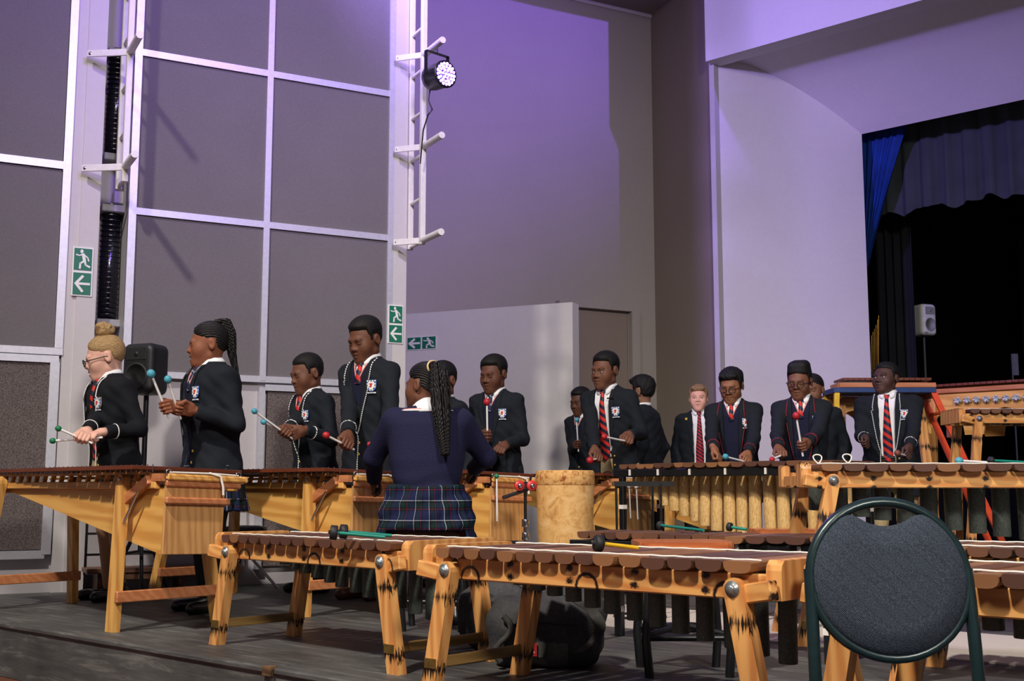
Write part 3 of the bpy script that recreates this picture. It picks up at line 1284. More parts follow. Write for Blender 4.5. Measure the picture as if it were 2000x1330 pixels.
# bar: flat top, rounded belly, unit width (x), unit length (y), thickness 1 (z, top at 0)
_m = MB()
_poly = [(-0.5, -0.14), (-0.45, 0.0), (0.45, 0.0), (0.5, -0.14), (0.49, -0.5), (0.43, -0.78), (0.30, -0.95), (0.12, -1.0), (-0.12, -1.0), (-0.30, -0.95), (-0.43, -0.78), (-0.49, -0.5)]
_m.prism(_poly, 1, -0.5, 0.5)
ME_BAR = {k: _m.mesh('bar', mt) for k, mt in (('brown', M_bar), ('light', M_barlt), ('mid', M_barmid), ('red', M_kiaat))}
_m = MB()
_m.prism([(-0.5, -0.9), (-0.5, -0.1), (-0.44, 0), (0.44, 0), (0.5, -0.1), (0.5, -0.9), (0.44, -1), (-0.44, -1)], 1, -0.5, 0.5)
ME_BARFLAT = _m.mesh('bar', M_kiaat)


def pipe_mesh(mat):
    m = MB()
    m.lathe([(0.46, -1.0), (0.5, -0.99), (0.5, 0.0), (0.44, 0.0)], 14)
    return m.mesh('resonator_tube', mat)


ME_PIPE = {'dark': pipe_mesh(M_tubedark), 'tan': pipe_mesh(M_tubetan)}
_m = MB()
_m.lathe([(0.021, 0), (0.021, 0.003), (0.012, 0.004), (0.012, 0.010), (0.008, 0.014)], 14)
ME_BOLT = _m.mesh('bolt', plain('zinc_bolt', (150, 156, 158), 0.35, 0.7, 0.1, 40))


def round_leg(mb, top, foot, w, th, n_y):
    """square-cut leg with a rounded head; th along n_y"""
    top, foot = Vector(top), Vector(foot)
    d = (foot - top).normalized()
    n_y = Vector(n_y)
    s = d.cross(n_y).normalized()
    ny = s.cross(d).normalized()
    pts = []
    for k in range(7):
        an = math.pi * k / 6
        pts.append(top - d * (math.sin(an) * w / 2) + s * (math.cos(an) * w / 2))
    L = (foot - top).length
    # cut the foot level with the ground
    for sg in (-1, 1):
        q = top + s * (sg * w / 2)
        q = q + d * ((foot.z - q.z) / d.z)
        pts.append(q)
    vs = [p - ny * th / 2 for p in pts] + [p + ny * th / 2 for p in pts]
    n = len(pts)
    fs = [tuple(range(n)), tuple(range(n, 2 * n))[::-1]] + [(i, n + i, n + (i + 1) % n, (i + 1) % n) for i in range(n)]
    # orientation check
    a, b, c = (vs[i] for i in fs[0][:3])
    if (b - a).cross(c - a).dot(-ny) < 0:
        fs = [f[::-1] for f in fs]
    mb.add(vs, fs)


def low_marimba(label, origin, rz, L=1.10, h=0.445, nb=15, w0=0.34, w1=0.44, tl0=0.06, tl1=0.25, tr=0.026, leg=True,
                splay=0.075, group='low wooden marimbas on the platform', barw=0.92, flip=False, tube_kind='dark', end_full=True):
    """origin: left near foot on the ground; x along the instrument, y away from the hall"""
    T = thing('marimba', label, 'marimba', origin, rz, group)
    z_r1 = h - 0.031
    z_r0 = z_r1 - 0.068
    xa, xb = splay - 0.03, splay + L - 0.145 + 0.03
    x_l, x_r = xa - 0.085, xb + 0.085

    def yb(x):
        f = (x - x_l) / (x_r - x_l)
        return w0 + (w1 - w0) * f
    # rails
    for (ya, ybk, nm) in ((0.0, 0.0, 'front_rail'), (yb(x_l), yb(x_r), 'back_rail')):
        m = MB()
        m.beam((x_l, ya, (z_r0 + z_r1) / 2), (x_r, ybk, (z_r0 + z_r1) / 2), 0.03, z_r1 - z_r0, bev=0.004)
        m.build(nm, M_burnh, T)
    # end boards with rounded shoulders
    for x in (x_l - 0.02, x_r + 0.02):
        y1 = yb(x) + 0.03 if end_full else 0.05
        m = MB()
        pts = [(-0.03, z_r0 + 0.005), (y1, z_r0 + 0.005), (y1, h - 0.02), (y1 - 0.02, h + 0.006), (-0.012, h + 0.006), (-0.026, h - 0.006), (-0.03, h - 0.02)]
        m.prism(pts, 0, x - 0.022, x + 0.022)
        m.build('end_board', M_burnv, T)
        if not end_full:
            m = MB()
            m.box((x, yb(x) / 2, z_r0 + 0.03), (0.03, yb(x) - 0.11, 0.04))
            m.build('end_rail', M_burnv, T)
            m = MB()
            m.box((x, yb(x), (z_r0 + h) / 2), (0.04, 0.07, h - z_r0), None, 0.006)
            m.build('end_board', M_burnv, T)
    # slats (bars)
    xs = np.linspace(x_l + 0.035, x_r - 0.035, nb + 1)
    wts = np.linspace(0.85, 1.18, nb)
    wts = wts / wts.sum() * (xs[-1] - xs[0])
    x = xs[0]
    for k in range(nb):
        xc = x + wts[k] / 2
        x += wts[k]
        ln = yb(xc) + 0.10 + 0.012 * rnd.uniform(-1, 1)
        o = inst('bar', ME_BAR[rnd.choice(('brown', 'brown', 'mid', 'mid', 'light'))], T, (xc, yb(xc) / 2 + rnd.uniform(-.006, .006), h + rnd.uniform(-.002, .002)),
                 (0, 0, rnd.uniform(-.012, .012)), (wts[k] * barw, ln, 0.031))
    # white cord lines over each rail, also standing in for highlights on the bars
    for f in (0.0, 1.0):
        m = MB()
        pts = []
        for k in range(nb * 2 + 1):
            xx = xs[0] + (xs[-1] - xs[0]) * k / (nb * 2)
            pts.append((xx, yb(xx) * f + (0.006 if f == 0 else -0.006), h + (0.003 if k % 2 else 0.0015)))
        m.tube(pts, 0.0030, 5)
        m.build('cord', M_cord, T)
    # legs with bolts and braces
    if leg:
        for (tx, fx) in ((xa + 0.0, xa - splay), (xb, xb + splay)):
            for yy, sg in ((-0.037, -1), (yb(tx) + 0.037, 1)):
                m = MB()
                round_leg(m, (tx, yy, z_r0 + 0.03), (fx, yy, 0), 0.056, 0.042, (0, 1, 0))
                lg = m.build('leg', M_burnv, T)
                inst('bolt', ME_BOLT, lg, (tx, yy + sg * 0.021, z_r0 + 0.03), (math.pi / 2 * (1 if sg < 0 else -1), 0, 0))
                m = MB()
                zp_ = 0.085
                xp = tx + (fx - tx) * (1 - zp_ / (z_r0 + 0.03))
                m.box((xp, yy + sg * 0.023, zp_), (0.05, 0.004, 0.03))
                m.build('brass_plate', M_brass, lg)
            xp = tx + (fx - tx) * 0.78
            m = MB()
            m.box((xp, yb(tx) / 2, 0.085), (0.016, yb(tx) + 0.05, 0.035), None, 0.003)
            m.build('brace', wood('brace_wood', (150, 118, 66), (100, 76, 40), 1), T)
            # angled bracket from the leg head to the end board
            xe = x_l - 0.035 if tx < (x_l + x_r) / 2 else x_r + 0.035
            m = MB()
            m.beam((tx + (0.03 if xe > tx else -0.03), -0.03, z_r0 + 0.018), (xe, -0.055, z_r0 + 0.034), 0.03, 0.05, bev=0.004)
            m.build('bracket', M_burnh, T)
    # resonator pipes
    x = xs[0]
    for k in range(nb):
        xc = x + wts[k] / 2
        x += wts[k]
        f = k / (nb - 1)
        if flip:
            f = 1 - f
        inst('resonator_tube', ME_PIPE[tube_kind], T, (xc, yb(xc) / 2, h - 0.034), (rnd.uniform(-.02, .02), rnd.uniform(-.02, .02), rnd.uniform(0, 6)),
             (tr * 2, tr * 2, tl0 + (tl1 - tl0) * f))
    return T


def foot_origin(u, v):
    return flo(u, v)


# K, J and the next one along the platform edge
o_K = flo(447, 1258)
o_J = flo(872, 1346)
rzK = math.atan2((flo(778, 1312) - o_K).y, (flo(778, 1312) - o_K).x)
LK = (flo(778, 1312) - o_K).length
low_marimba('scorched pine marimba with a pair of teal handled beaters on its bars', o_K, rzK, L=LK + 0.0, nb=14, w0=0.30, w1=0.38)
JL = at(918, 1102, o_J.y)
low_marimba('scorched pine marimba over the black sports bag in the front row', o_J, E1ROT, L=1.13, nb=15)
o_H = o_J + E1 * 1.36 + E2 * 0.0
low_marimba('scorched pine marimba behind the round-backed chair in the front row', o_H, E1ROT, L=1.13, nb=15)
o_H1 = flo(1700, 1262)
o_H1 = Vector((1.32, 3.98, 0))
low_marimba('scorched pine marimba behind the chair in the second row', o_H1, E1ROT + 0.12, L=1.10, nb=14)
# tall one at the right
bF = at(1625, 930, 4.9)
hF = at(1700, 906, 4.9).z
low_marimba('tall scorched pine marimba with long dark pipes at the right edge', Vector((bF.x - 0.12, bF.y, 0)), 0.0, L=1.95, h=hF, nb=18, w0=0.36, w1=0.52,
            tl0=0.16, tl1=0.40, tr=0.037, splay=0.14, group='tall marimbas', end_full=False)


def metal_marimba(label, a, b, h, depth, nb, tube_kind, tl0, tl1, tr, group):
    """a, b: near left and near right ends on the ground plan"""
    d = Vector((b.x - a.x, b.y - a.y, 0))
    L = d.length
    T = thing('marimba', label, 'marimba', (a.x, a.y, 0), math.atan2(d.y, d.x), group)
    for y, nm in ((0.03, 'front_rail'), (depth - 0.03, 'back_rail')):
        m = MB()
        m.box((L / 2, y, h - 0.055), (L, 0.03, 0.045), None, 0.003)
        m.build(nm, M_blackmetal, T)
    for x in (0.02, L - 0.02):
        m = MB()
        m.box((x, depth / 2, h - 0.055), (0.03, depth - 0.09, 0.04))
        m.build('cross_bar', M_blackmetal, T)
    for x in (0.06, L - 0.06):
        for y in (0.03, depth - 0.03):
            m = MB()
            m.box((x, y, (h - 0.078) / 2), (0.035, 0.035, h - 0.078), None, 0.003)
            lg = m.build('leg', M_blackmetal, T)
            for zz in (0.52, 0.2):
                if zz < h - 0.15:
                    m = MB()
                    m.box((x, y, zz * h / 0.78), (0.037, 0.037, 0.025))
                    m.build('tape', M_cord, lg)
    wts = np.linspace(0.82, 1.2, nb)
    wts = wts / wts.sum() * (L - 0.06)
    x = 0.03
    for k in range(nb):
        xc = x + wts[k] / 2
        x += wts[k]
        ln = depth * (0.82 + 0.26 * k / nb) + rnd.uniform(-.02, .02)
        inst('bar', ME_BAR[rnd.choice(('brown', 'brown', 'mid', 'mid', 'light'))], T, (xc, depth / 2 + rnd.uniform(-.012, .012), h + rnd.uniform(-.003, .003)),
             (0, rnd.uniform(-.01, .01), rnd.uniform(-.02, .02)), (wts[k] * 0.93, ln, 0.028))
        f = k / (nb - 1)
        inst('resonator_tube', ME_PIPE[tube_kind], T, (xc, depth * 0.42, h - 0.032),
             (rnd.uniform(-.03, .03), rnd.uniform(-.05, .05) if k < nb * .6 else rnd.uniform(-.02, .02), rnd.uniform(0, 6)),
             (tr * 2, tr * 2, tl0 + (tl1 - tl0) * f ** 0.8))
        if k % 3 == 1:
            m = MB()
            m.box((xc, 0.012, h - 0.052), (0.012, 0.008, 0.036))
            m.build('clip', M_cord, T)
    return T


Ea, Eb = at(1195, 905, 7.3), at(1640, 905, 6.15)
hE = (at(1195, 908, 7.3).z + at(1620, 897, 6.2).z) / 2
metal_marimba('black steel marimba with varnished tan resonator pipes', Ea, Eb, hE, 0.42, 18, 'tan', 0.10, 0.58, 0.038, 'tall marimbas')
La, Lb = at(1108, 1040, 4.95), at(1640, 1050, 4.3)
hL = at(1350, 1044, 4.65).z
metal_marimba('low black steel marimba with two teal beaters lying on it', La, Lb, hL, 0.36, 15, 'dark', 0.05, 0.26, 0.026,
              'low steel marimbas')


# ---- box resonator xylophones
def box_xylophone(label, corner, rz, L=1.85, nb=20, tilt=-0.03, mallets=0):
    """corner: plan point of the near lower corner of the big end panel; x = 0 there, body runs to -x"""
    T = thing('box_xylophone', label, 'xylophone', (corner.x, corner.y, 0), rz, 'box resonator xylophones on splayed legs')
    zt = 0.695
    W = 0.30
    Mt = Matrix.Translation((0, 0, zt)) @ Matrix.Rotation(tilt, 4, 'X') @ Matrix.Translation((0, 0, -zt))

    def add(name, mb, mat, par=T, use=True):
        o = mb.build(name, mat, par)
        if use:
            o.matrix_local = Mt if par is T else Matrix.Identity(4)
        return o
    z0 = 0.345
    xl = -L
    xk = -0.78 * L
    side = [(0.0, z0), (0.0, zt - 0.06), (xl, zt - 0.06), (xl, zt - 0.085), (xk, zt - 0.085)]
    for y in (0.008, W - 0.008):
        m = MB()
        m.prism([(x, z) for x, z in side], 1, y - 0.008, y + 0.008)
        add('side_panel', m, M_ply)
    m = MB()
    m.box((0.008, W / 2, (z0 + zt - 0.05) / 2), (0.016, W + 0.004, zt - 0.05 - z0), None, 0.002)
    add('end_panel', m, M_plyend)
    m = MB()
    vs = [(0, 0.016, z0 + 0.004), (0, W - 0.016, z0 + 0.004), (xk, W - 0.016, zt - 0.081), (xk, 0.016, zt - 0.081)]
    vs += [(x, y, z + 0.012) for x, y, z in vs]
    m.add(vs, [(0, 1, 2, 3), (4, 7, 6, 5), (0, 4, 5, 1), (1, 5, 6, 2), (2, 6, 7, 3), (3, 7, 4, 0)])
    add('bottom_panel', m, M_ply)
    # long rails and top rails of the frame (the frame is wider than the box)
    for y in (-0.012, 0.40):
        m = MB()
        m.box((xl / 2 - 0.03, y, zt - 0.048), (L - 0.02, 0.028, 0.034), None, 0.004)
        add('long_rail', m, M_pine)
        m = MB()
        m.box((xl / 2 - 0.05, y, zt + 0.006), (L - 0.1, 0.024, 0.014), None, 0.003)
        add('bar_rail', m, M_pine)
        m = MB()
        m.box((-0.045, y, zt - 0.014), (0.09, 0.028, 0.034))
        add('rail_end', m, M_redpine)
    for k in range(nb):
        x = xl + 0.06 + (L - 0.20) * k / (nb - 1)
        m = MB()
        m.beam((x, -0.012, zt - 0.032), (x + 0.012, -0.012, zt), 0.022, 0.010, up=(1, 0, 0))
        add('divider', m, M_pine)
    for (z, hh_, yw, xo) in ((zt - 0.012, 0.030, 0.425, 0.024), (zt - 0.040, 0.030, 0.395, 0.014), (zt - 0.115, 0.032, 0.335, 0.022)):
        m = MB()
        m.box((0.016 + xo / 2, yw / 2 - 0.012, z), (xo, yw, hh_), None, 0.007)
        add('end_rail', m, M_redpine if z < zt - 0.02 else M_pine)
    # bars
    wts = np.linspace(0.72, 1.3, nb)
    wts = wts / wts.sum() * (L - 0.06)
    x = xl + 0.0
    for k in range(nb):
        xc = x + wts[k] / 2
        x += wts[k]
        f = k / (nb - 1)
        ln = 0.40 + 0.17 * f
        o = inst('bar', ME_BARFLAT, T)
        o.matrix_local = Mt @ Matrix.Translation((xc, 0.16 + 0.0 * f, zt + 0.036)) @ Matrix.Diagonal((wts[k] * 0.93, ln, 0.018, 1))
    m = MB()
    for k in range(nb * 2):
        xx = xl + 0.02 + (L - 0.08) * k / (nb * 2 - 1)
        m.tube([(xx, -0.03, zt + 0.010), (xx, -0.03, zt + 0.044)], 0.0025, 5)
    pegs = add('string_posts', m, M_chrome)
    pegs['kind'] = 'stuff'
    # cord across the end with rings
    m = MB()
    m.tube([(0.03, 0.0, zt + 0.008), (0.034, 0.2, zt + 0.01), (0.03, 0.36, zt + 0.006)], 0.005, 6)
    m.tube([(0.034, 0.2, zt + 0.012), (0.05, 0.25, zt + 0.0), (0.055, 0.265, zt - 0.05), (0.055, 0.268, zt - 0.085)], 0.006, 6)
    add('cord', m, M_cord)
    for yy in (-0.005, 0.36):
        m = MB()
        ring = [(0.032 + 0.0 * math.cos(q), yy + 0.014 * math.cos(q), zt + 0.008 + 0.014 * math.sin(q)) for q in np.linspace(0, 2 * math.pi, 13)[:-1]]
        m.tube(ring, 0.003, 5, closed=True)
        add('ring', m, M_chrome)
    # legs
    for (tx, fx) in ((-0.27, -0.25), (-L + 0.36, -L + 0.20)):
        for sg, ty, fy in ((-1, -0.05, -0.085), (1, 0.35, 0.46)):
            m = MB()
            round_leg(m, (tx, ty, zt - 0.03), (fx, fy, 0), 0.062, 0.038, (0, 1, 0))
            lg = add('leg', m, M_pinev, T, False)
            m = MB()
            m.lathe([(0.010, 0), (0.010, 0.006), (0.006, 0.010)], 8, axis_M((tx, ty - 0.019, zt - 0.02), (0, -1, 0)))
            m.build('bolt', M_chrome, lg)
        sgn = 1 if tx > -L / 2 else -1
        m = MB()
        m.beam((tx + 0.02 * sgn, -0.045, zt - 0.115), (tx + 0.19 * sgn, -0.03, zt - 0.022), 0.03, 0.045, bev=0.004)
        add('bracket_arm', m, M_redpine, T, False)
        m = MB()
        m.tube([(tx + 0.03 * sgn, -0.062, 0.47), (tx + 0.13 * sgn, -0.05, zt - 0.075)], 0.006, 6)
        add('stay_rod', m, M_chrome, T, False)
        m = MB()
        fz = 0.155
        xp = tx + (fx - tx) * 0.78 + 0.035 * 1
        m.beam((xp + 0.012, -0.10, fz), (xp + 0.012, 0.455, fz), 0.024, 0.05, bev=0.004)
        add('cross_brace', m, M_redpine, T, False)
    return T


cA = at(318, 1085, 5.22)
cB = at(686, 1062, 5.85)
cC = at(957, 1056, 6.6)
cD = at(1217, 1040, 7.75)
cG = at(1378, 1032, 8.45)
box_xylophone('golden pine box xylophone nearest the camera at far left', cA, E1ROT)
box_xylophone('golden pine box xylophone in front of the tallest boy', cB, E1ROT)
box_xylophone('golden pine box xylophone with a green beater hung on its end', cC, E1ROT, L=1.7)
box_xylophone('golden pine box xylophone behind the log drum', cD, E1ROT, L=1.6)
box_xylophone('shaded pine box xylophone seen through the tan resonator pipes', cG, E1ROT, L=1.2)


# ---- beaters
def mallet(label, head, tail, hmat, smat, hr=0.02, sr=0.006, disc=False, group=None):
    head, tail = Vector(head), Vector(tail)
    T = thing('mallet', label, 'mallet', tail, 0, group)
    h_ = head - tail
    d = h_.normalized()
    m = MB()
    m.tube([(0, 0, 0), h_ * 0.5, h_], sr, 8)
    m.build('stick', smat, T)
    m = MB()
    if disc:
        m.lathe([(hr * .9, -hr * .5), (hr, -hr * .42), (hr, hr * .42), (hr * .9, hr * .5), (hr * .3, hr * .52), (hr * .25, hr * .75)], 16, axis_M(h_, d))
    else:
        m.lathe([(hr * math.sin(a_) + 0.0004, -hr * 1.1 * math.cos(a_)) for a_ in np.linspace(0.02, math.pi - 0.02, 10)], 14, axis_M(h_, d))
    m.build('head', hmat, T)
    return T


def rest_mallet(label, u, v, zb, u2, v2, hmat, smat, hr=0.026, disc=True):
    """lies on bars whose top is at zb"""
    mallet(label, flo(u, v, zb + hr), flo(u2, v2, zb + 0.009), hmat, smat, hr, 0.006, disc)


rest_mallet('teal handled beater with black rubber head, front one on the left marimba', 652, 1040, 0.449, 752, 1049, M_rubber, M_teal)
rest_mallet('teal handled beater with black rubber head, rear one on the left marimba', 671, 1038, 0.449, 765, 1046, M_rubber, M_teal)
rest_mallet('yellow handled beater with black rubber head on the front marimba', 1169, 1061, 0.449, 1246, 1070, M_rubber, M_yellow, 0.024)
rest_mallet('teal handled beater with black rubber head on the low steel marimba, left', 1290, 1026, hL + 0.004, 1374, 1036, M_rubber, M_teal, 0.018)
rest_mallet('short looking teal beater with black head on the low steel marimba, right', 1425, 1029, hL + 0.004, 1458, 1034, M_rubber, M_teal, 0.018)
zF = hF + 0.004
mallet('beater with pale teal head lying at the back of the tall right marimba', (at(1873, 895, 5.25).x, 5.25, zF + 0.017), (at(1940, 895, 5.3).x, 5.3, zF + 0.009), M_bluehead, M_whitestick, 0.017, 0.006)
mallet('teal handled beater lying on the tall right marimba', (at(1935, 895, 5.18).x, 5.18, zF + 0.017), (at(2010, 895, 5.22).x, 5.22, zF + 0.009), M_rubber, M_teal, 0.017, 0.006, True)
# beaters hung on the end rails


def hung(label, u, v, v2, c, hmat, du=1):
    g = rp(u, v, c + E1 * 0.062, E1)
    mallet(label, g, rp(u + du, v2, c + E1 * 0.062, E1), hmat, M_whitestick, 0.013, 0.005)


hung('green headed beater hanging on the end of the pine xylophone', 970, 930, 1018, cC, M_greenhead)
hung('white beater stick hanging at left on the shaded xylophone end', 1229, 950, 1012, cD, M_whitestick, 3)
hung('white beater stick hanging at right on the shaded xylophone end', 1243, 951, 1014, cD, M_whitestick, 3)

# ================================================================== FURNITURE AND THE REST
M_seat = wood('orange_seat_wood', (214, 128, 78), (176, 88, 50), 0, 0.22)


def stool(label, c, rz, w, d, h, group='stools with wooden seats'):
    T = thing('stool', label, 'stool', (c.x, c.y, 0), rz, group)
    m = MB()
    pts = []
    for sx, sy in ((1, 1), (-1, 1), (-1, -1), (1, -1)):
        for k in range(5):
            an = math.atan2(sy, sx) - math.pi / 4 + k * math.pi / 8
            pts.append((sx * (w / 2 - 0.05) + 0.05 * math.cos(an), sy * (d / 2 - 0.05) + 0.05 * math.sin(an)))
    m.prism(pts, 2, h - 0.024, h)
    m.build('seat', M_seat, T)
    lx, ly = w / 2 - 0.03, d / 2 - 0.03
    for sx in (-1, 1):
        for sy in (-1, 1):
            m = MB()
            m.tube([(sx * (lx - 0.03), sy * (ly - 0.03), h - 0.025), (sx * (lx - 0.005), sy * ly, h - 0.1), (sx * (lx + 0.01), sy * ly, 0.12), (sx * lx, sy * ly, 0)], 0.0155, 8)
            m.build('leg', M_blackmetal, T)
    for (a, b) in (((-lx, -ly, 0.13), (lx, -ly, 0.13)), ((-lx, ly, 0.13), (lx, ly, 0.13)), ((-lx, -ly, 0.14), (0, 0, 0.16)), ((lx, -ly, 0.14), (0, 0, 0.16)), ((lx, ly, 0.14), (0, 0, 0.16)), ((-lx, ly, 0.14), (0, 0, 0.16))):
        m = MB()
        m.tube([a, b], 0.011, 8)
        m.build('stretcher', M_blackmetal, T)
    return T


p_ = (flo(1256, 1327) + flo(1440, 1325)) / 2
stool('black steel stool with orange wooden seat behind the front marimba', p_ + Vector((0, 0.15, 0)), 0.02, 0.33, 0.30, at(1340, 1056, p_.y + 0.15).z)
seat_g = at(850, 1036, 5.35)
stool('wooden seated stool under the girl in the navy jumper', Vector((seat_g.x, 5.45, 0)), -0.1, 0.32, 0.28, seat_g.z)
s3 = at(1545, 1034, 5.75)
stool('orange wooden stool behind the low steel marimba', Vector((s3.x, 5.85, 0)), 0.0, 0.34, 0.28, s3.z)

# ---- round backed banquet chair in the foreground
CY = 2.55
cc_ = at(1736, 1130, CY)
rw = (at(1900, 1130, CY).x - at(1572, 1130, CY).x) / 2 - 0.012
M_frame = plain('dark_green_enamel', (26, 46, 48), 0.28, 0.2, 0.15, 30, 0.6)


def weave():
    t = NT('blue_grey_weave')
    vec = t.coords('Object', (1, 1, 1))
    x, y, z = t.sep(vec)
    wv = t.math('MULTIPLY', t.math('SINE', t.math('MULTIPLY', x, 1500)), t.math('SINE', t.math('MULTIPLY', z, 1500)))
    n = t.noise(vec, 420, 2, 0.6)
    f = t.math('ADD', t.math('MULTIPLY', wv, 0.25), n)
    diag = t.math('SINE', t.math('MULTIPLY', t.math('ADD', x, z), 190))
    dl = t.math('MULTIPLY', t.math('GREATER_THAN', diag, 0.95), 0.07)
    f = t.math('SUBTRACT', f, dl)
    col = t.ramp(f, [(0.25, lin((30, 36, 44))), (0.55, lin((54, 62, 74))), (0.85, lin((94, 102, 114)))])
    t.bump(f, 0.35, 0.003)
    return t.done(col, 0.9, 0, 0.2)


T = thing('banquet_chair', 'round-backed chair with dark green frame and blue grey cushion in the foreground', 'chair', (cc_.x, cc_.y, -0.25), 0.0)
zc_ = cc_.z + 0.25
tl_ = math.radians(9)


def bk(x, z, y=0.0):
    """point of the leaning back plane: x, height above ring centre, out of plane"""
    return Vector((x, z * math.sin(tl_) + y, zc_ + z * math.cos(tl_)))


rh = rw * 0.98
ring = [bk(rw * math.cos(a_), rh * math.sin(a_)) for a_ in np.linspace(0, 2 * math.pi, 49)[:-1]]
m = MB()
# flattened tube ring
n_ = len(ring)
vs, fs = [], []
for i, a_ in enumerate(np.linspace(0, 2 * math.pi, 49)[:-1]):
    for k in range(10):
        b_ = 2 * math.pi * k / 10
        r_ = 0.0115 * math.cos(b_)
        vs.append(bk((rw + r_) * math.cos(a_), (rh + r_) * math.sin(a_), 0.013 * math.sin(b_)))
for i in range(n_):
    for k in range(10):
        fs.append((i * 10 + k, ((i + 1) % n_) * 10 + k, ((i + 1) % n_) * 10 + (k + 1) % 10, i * 10 + (k + 1) % 10))
m.add(vs, [f[::-1] for f in fs], True)
m.build('back_ring', M_frame, T)
for sx in (-1, 1):
    m = MB()
    pts = [bk(sx * rw, 0.02), bk(sx * (rw + 0.002), -0.10), Vector((sx * (rw + 0.004), bk(0, -0.25).y - 0.0, 0.40)), Vector((sx * (rw + 0.008), 0.05, 0.0))]
    m.tube(pts, 0.0135, 10)
    m.build('rear_leg', M_frame, T)
    m = MB()
    m.tube([Vector((sx * rw, bk(0, -0.2).y, 0.40)), Vector((sx * rw, -0.38, 0.41)), Vector((sx * (rw + 0.005), -0.42, 0.37)), Vector((sx * (rw + 0.01), -0.44, 0))], 0.0125, 10)
    m.build('front_leg', M_frame, T)
m = MB()
m.tube([Vector((-rw, -0.38, 0.405)), Vector((rw, -0.38, 0.405))], 0.011, 8)
m.build('seat_rail', M_frame, T)


def cush(P):
    # local: x, z in plane, y out of plane
    r = np.sqrt((P[:, 0] / (rw - 0.001)) ** 2 + (P[:, 2] / (rh - 0.002)) ** 2)
    disc = (r - 1) * rw
    notch = s_ell(P, (0.0, 0, rh + 0.010), (0.078, 1, 0.062))
    shp = smax(disc, -notch, 0.03)
    th = 0.030 * np.clip(1 - np.clip(shp + 0.045, 0, 0.05) / 0.05, 0, 1) ** 0.5 + 0.004 * np.clip(-shp / 0.1, 0, 1)
    return np.maximum(shp, np.abs(P[:, 1]) - th) * 0.6


Mc = Matrix.Translation((0, 0, zc_)) @ Matrix.Rotation(-tl_, 4, 'X')
v, q = surf(cush, (-rw - .02, -0.06, -rh - .02), (rw + .02, 0.06, rh + .02), 0.0055, 2.5)
# relax the stair steps
o = bpy.data.objects.new('back_cushion', np_mesh('back_cushion', v, q, weave()))
link(o, T)
o.matrix_local = Mc
sm = o.modifiers.new('smooth', 'SMOOTH')
sm.factor = 0.5
sm.iterations = 12
soft('seat_cushion', lambda P: s_box(P, (0, -0.2, 0.43), (rw - 0.01, 0.2, 0.035), 0.03), (-rw, -0.44, 0.37), (rw, 0.04, 0.49), 0.012, MATS.get('x') or bpy.data.materials['blue_grey_weave'], T)

# ---- sports bags under the front marimba
M_bag = plain('black_nylon', (58, 58, 60), 0.75, 0, 0.25, 60, 0.4, 0.4, 90)
M_bag2 = plain('grey_nylon', (90, 88, 84), 0.75, 0, 0.25, 60, 0.4, 0.4, 90)
M_web = plain('grey_webbing', (62, 60, 57), 0.8, 0, 0.2, 80)
M_redtag = plain('red_label', (176, 30, 34), 0.6)


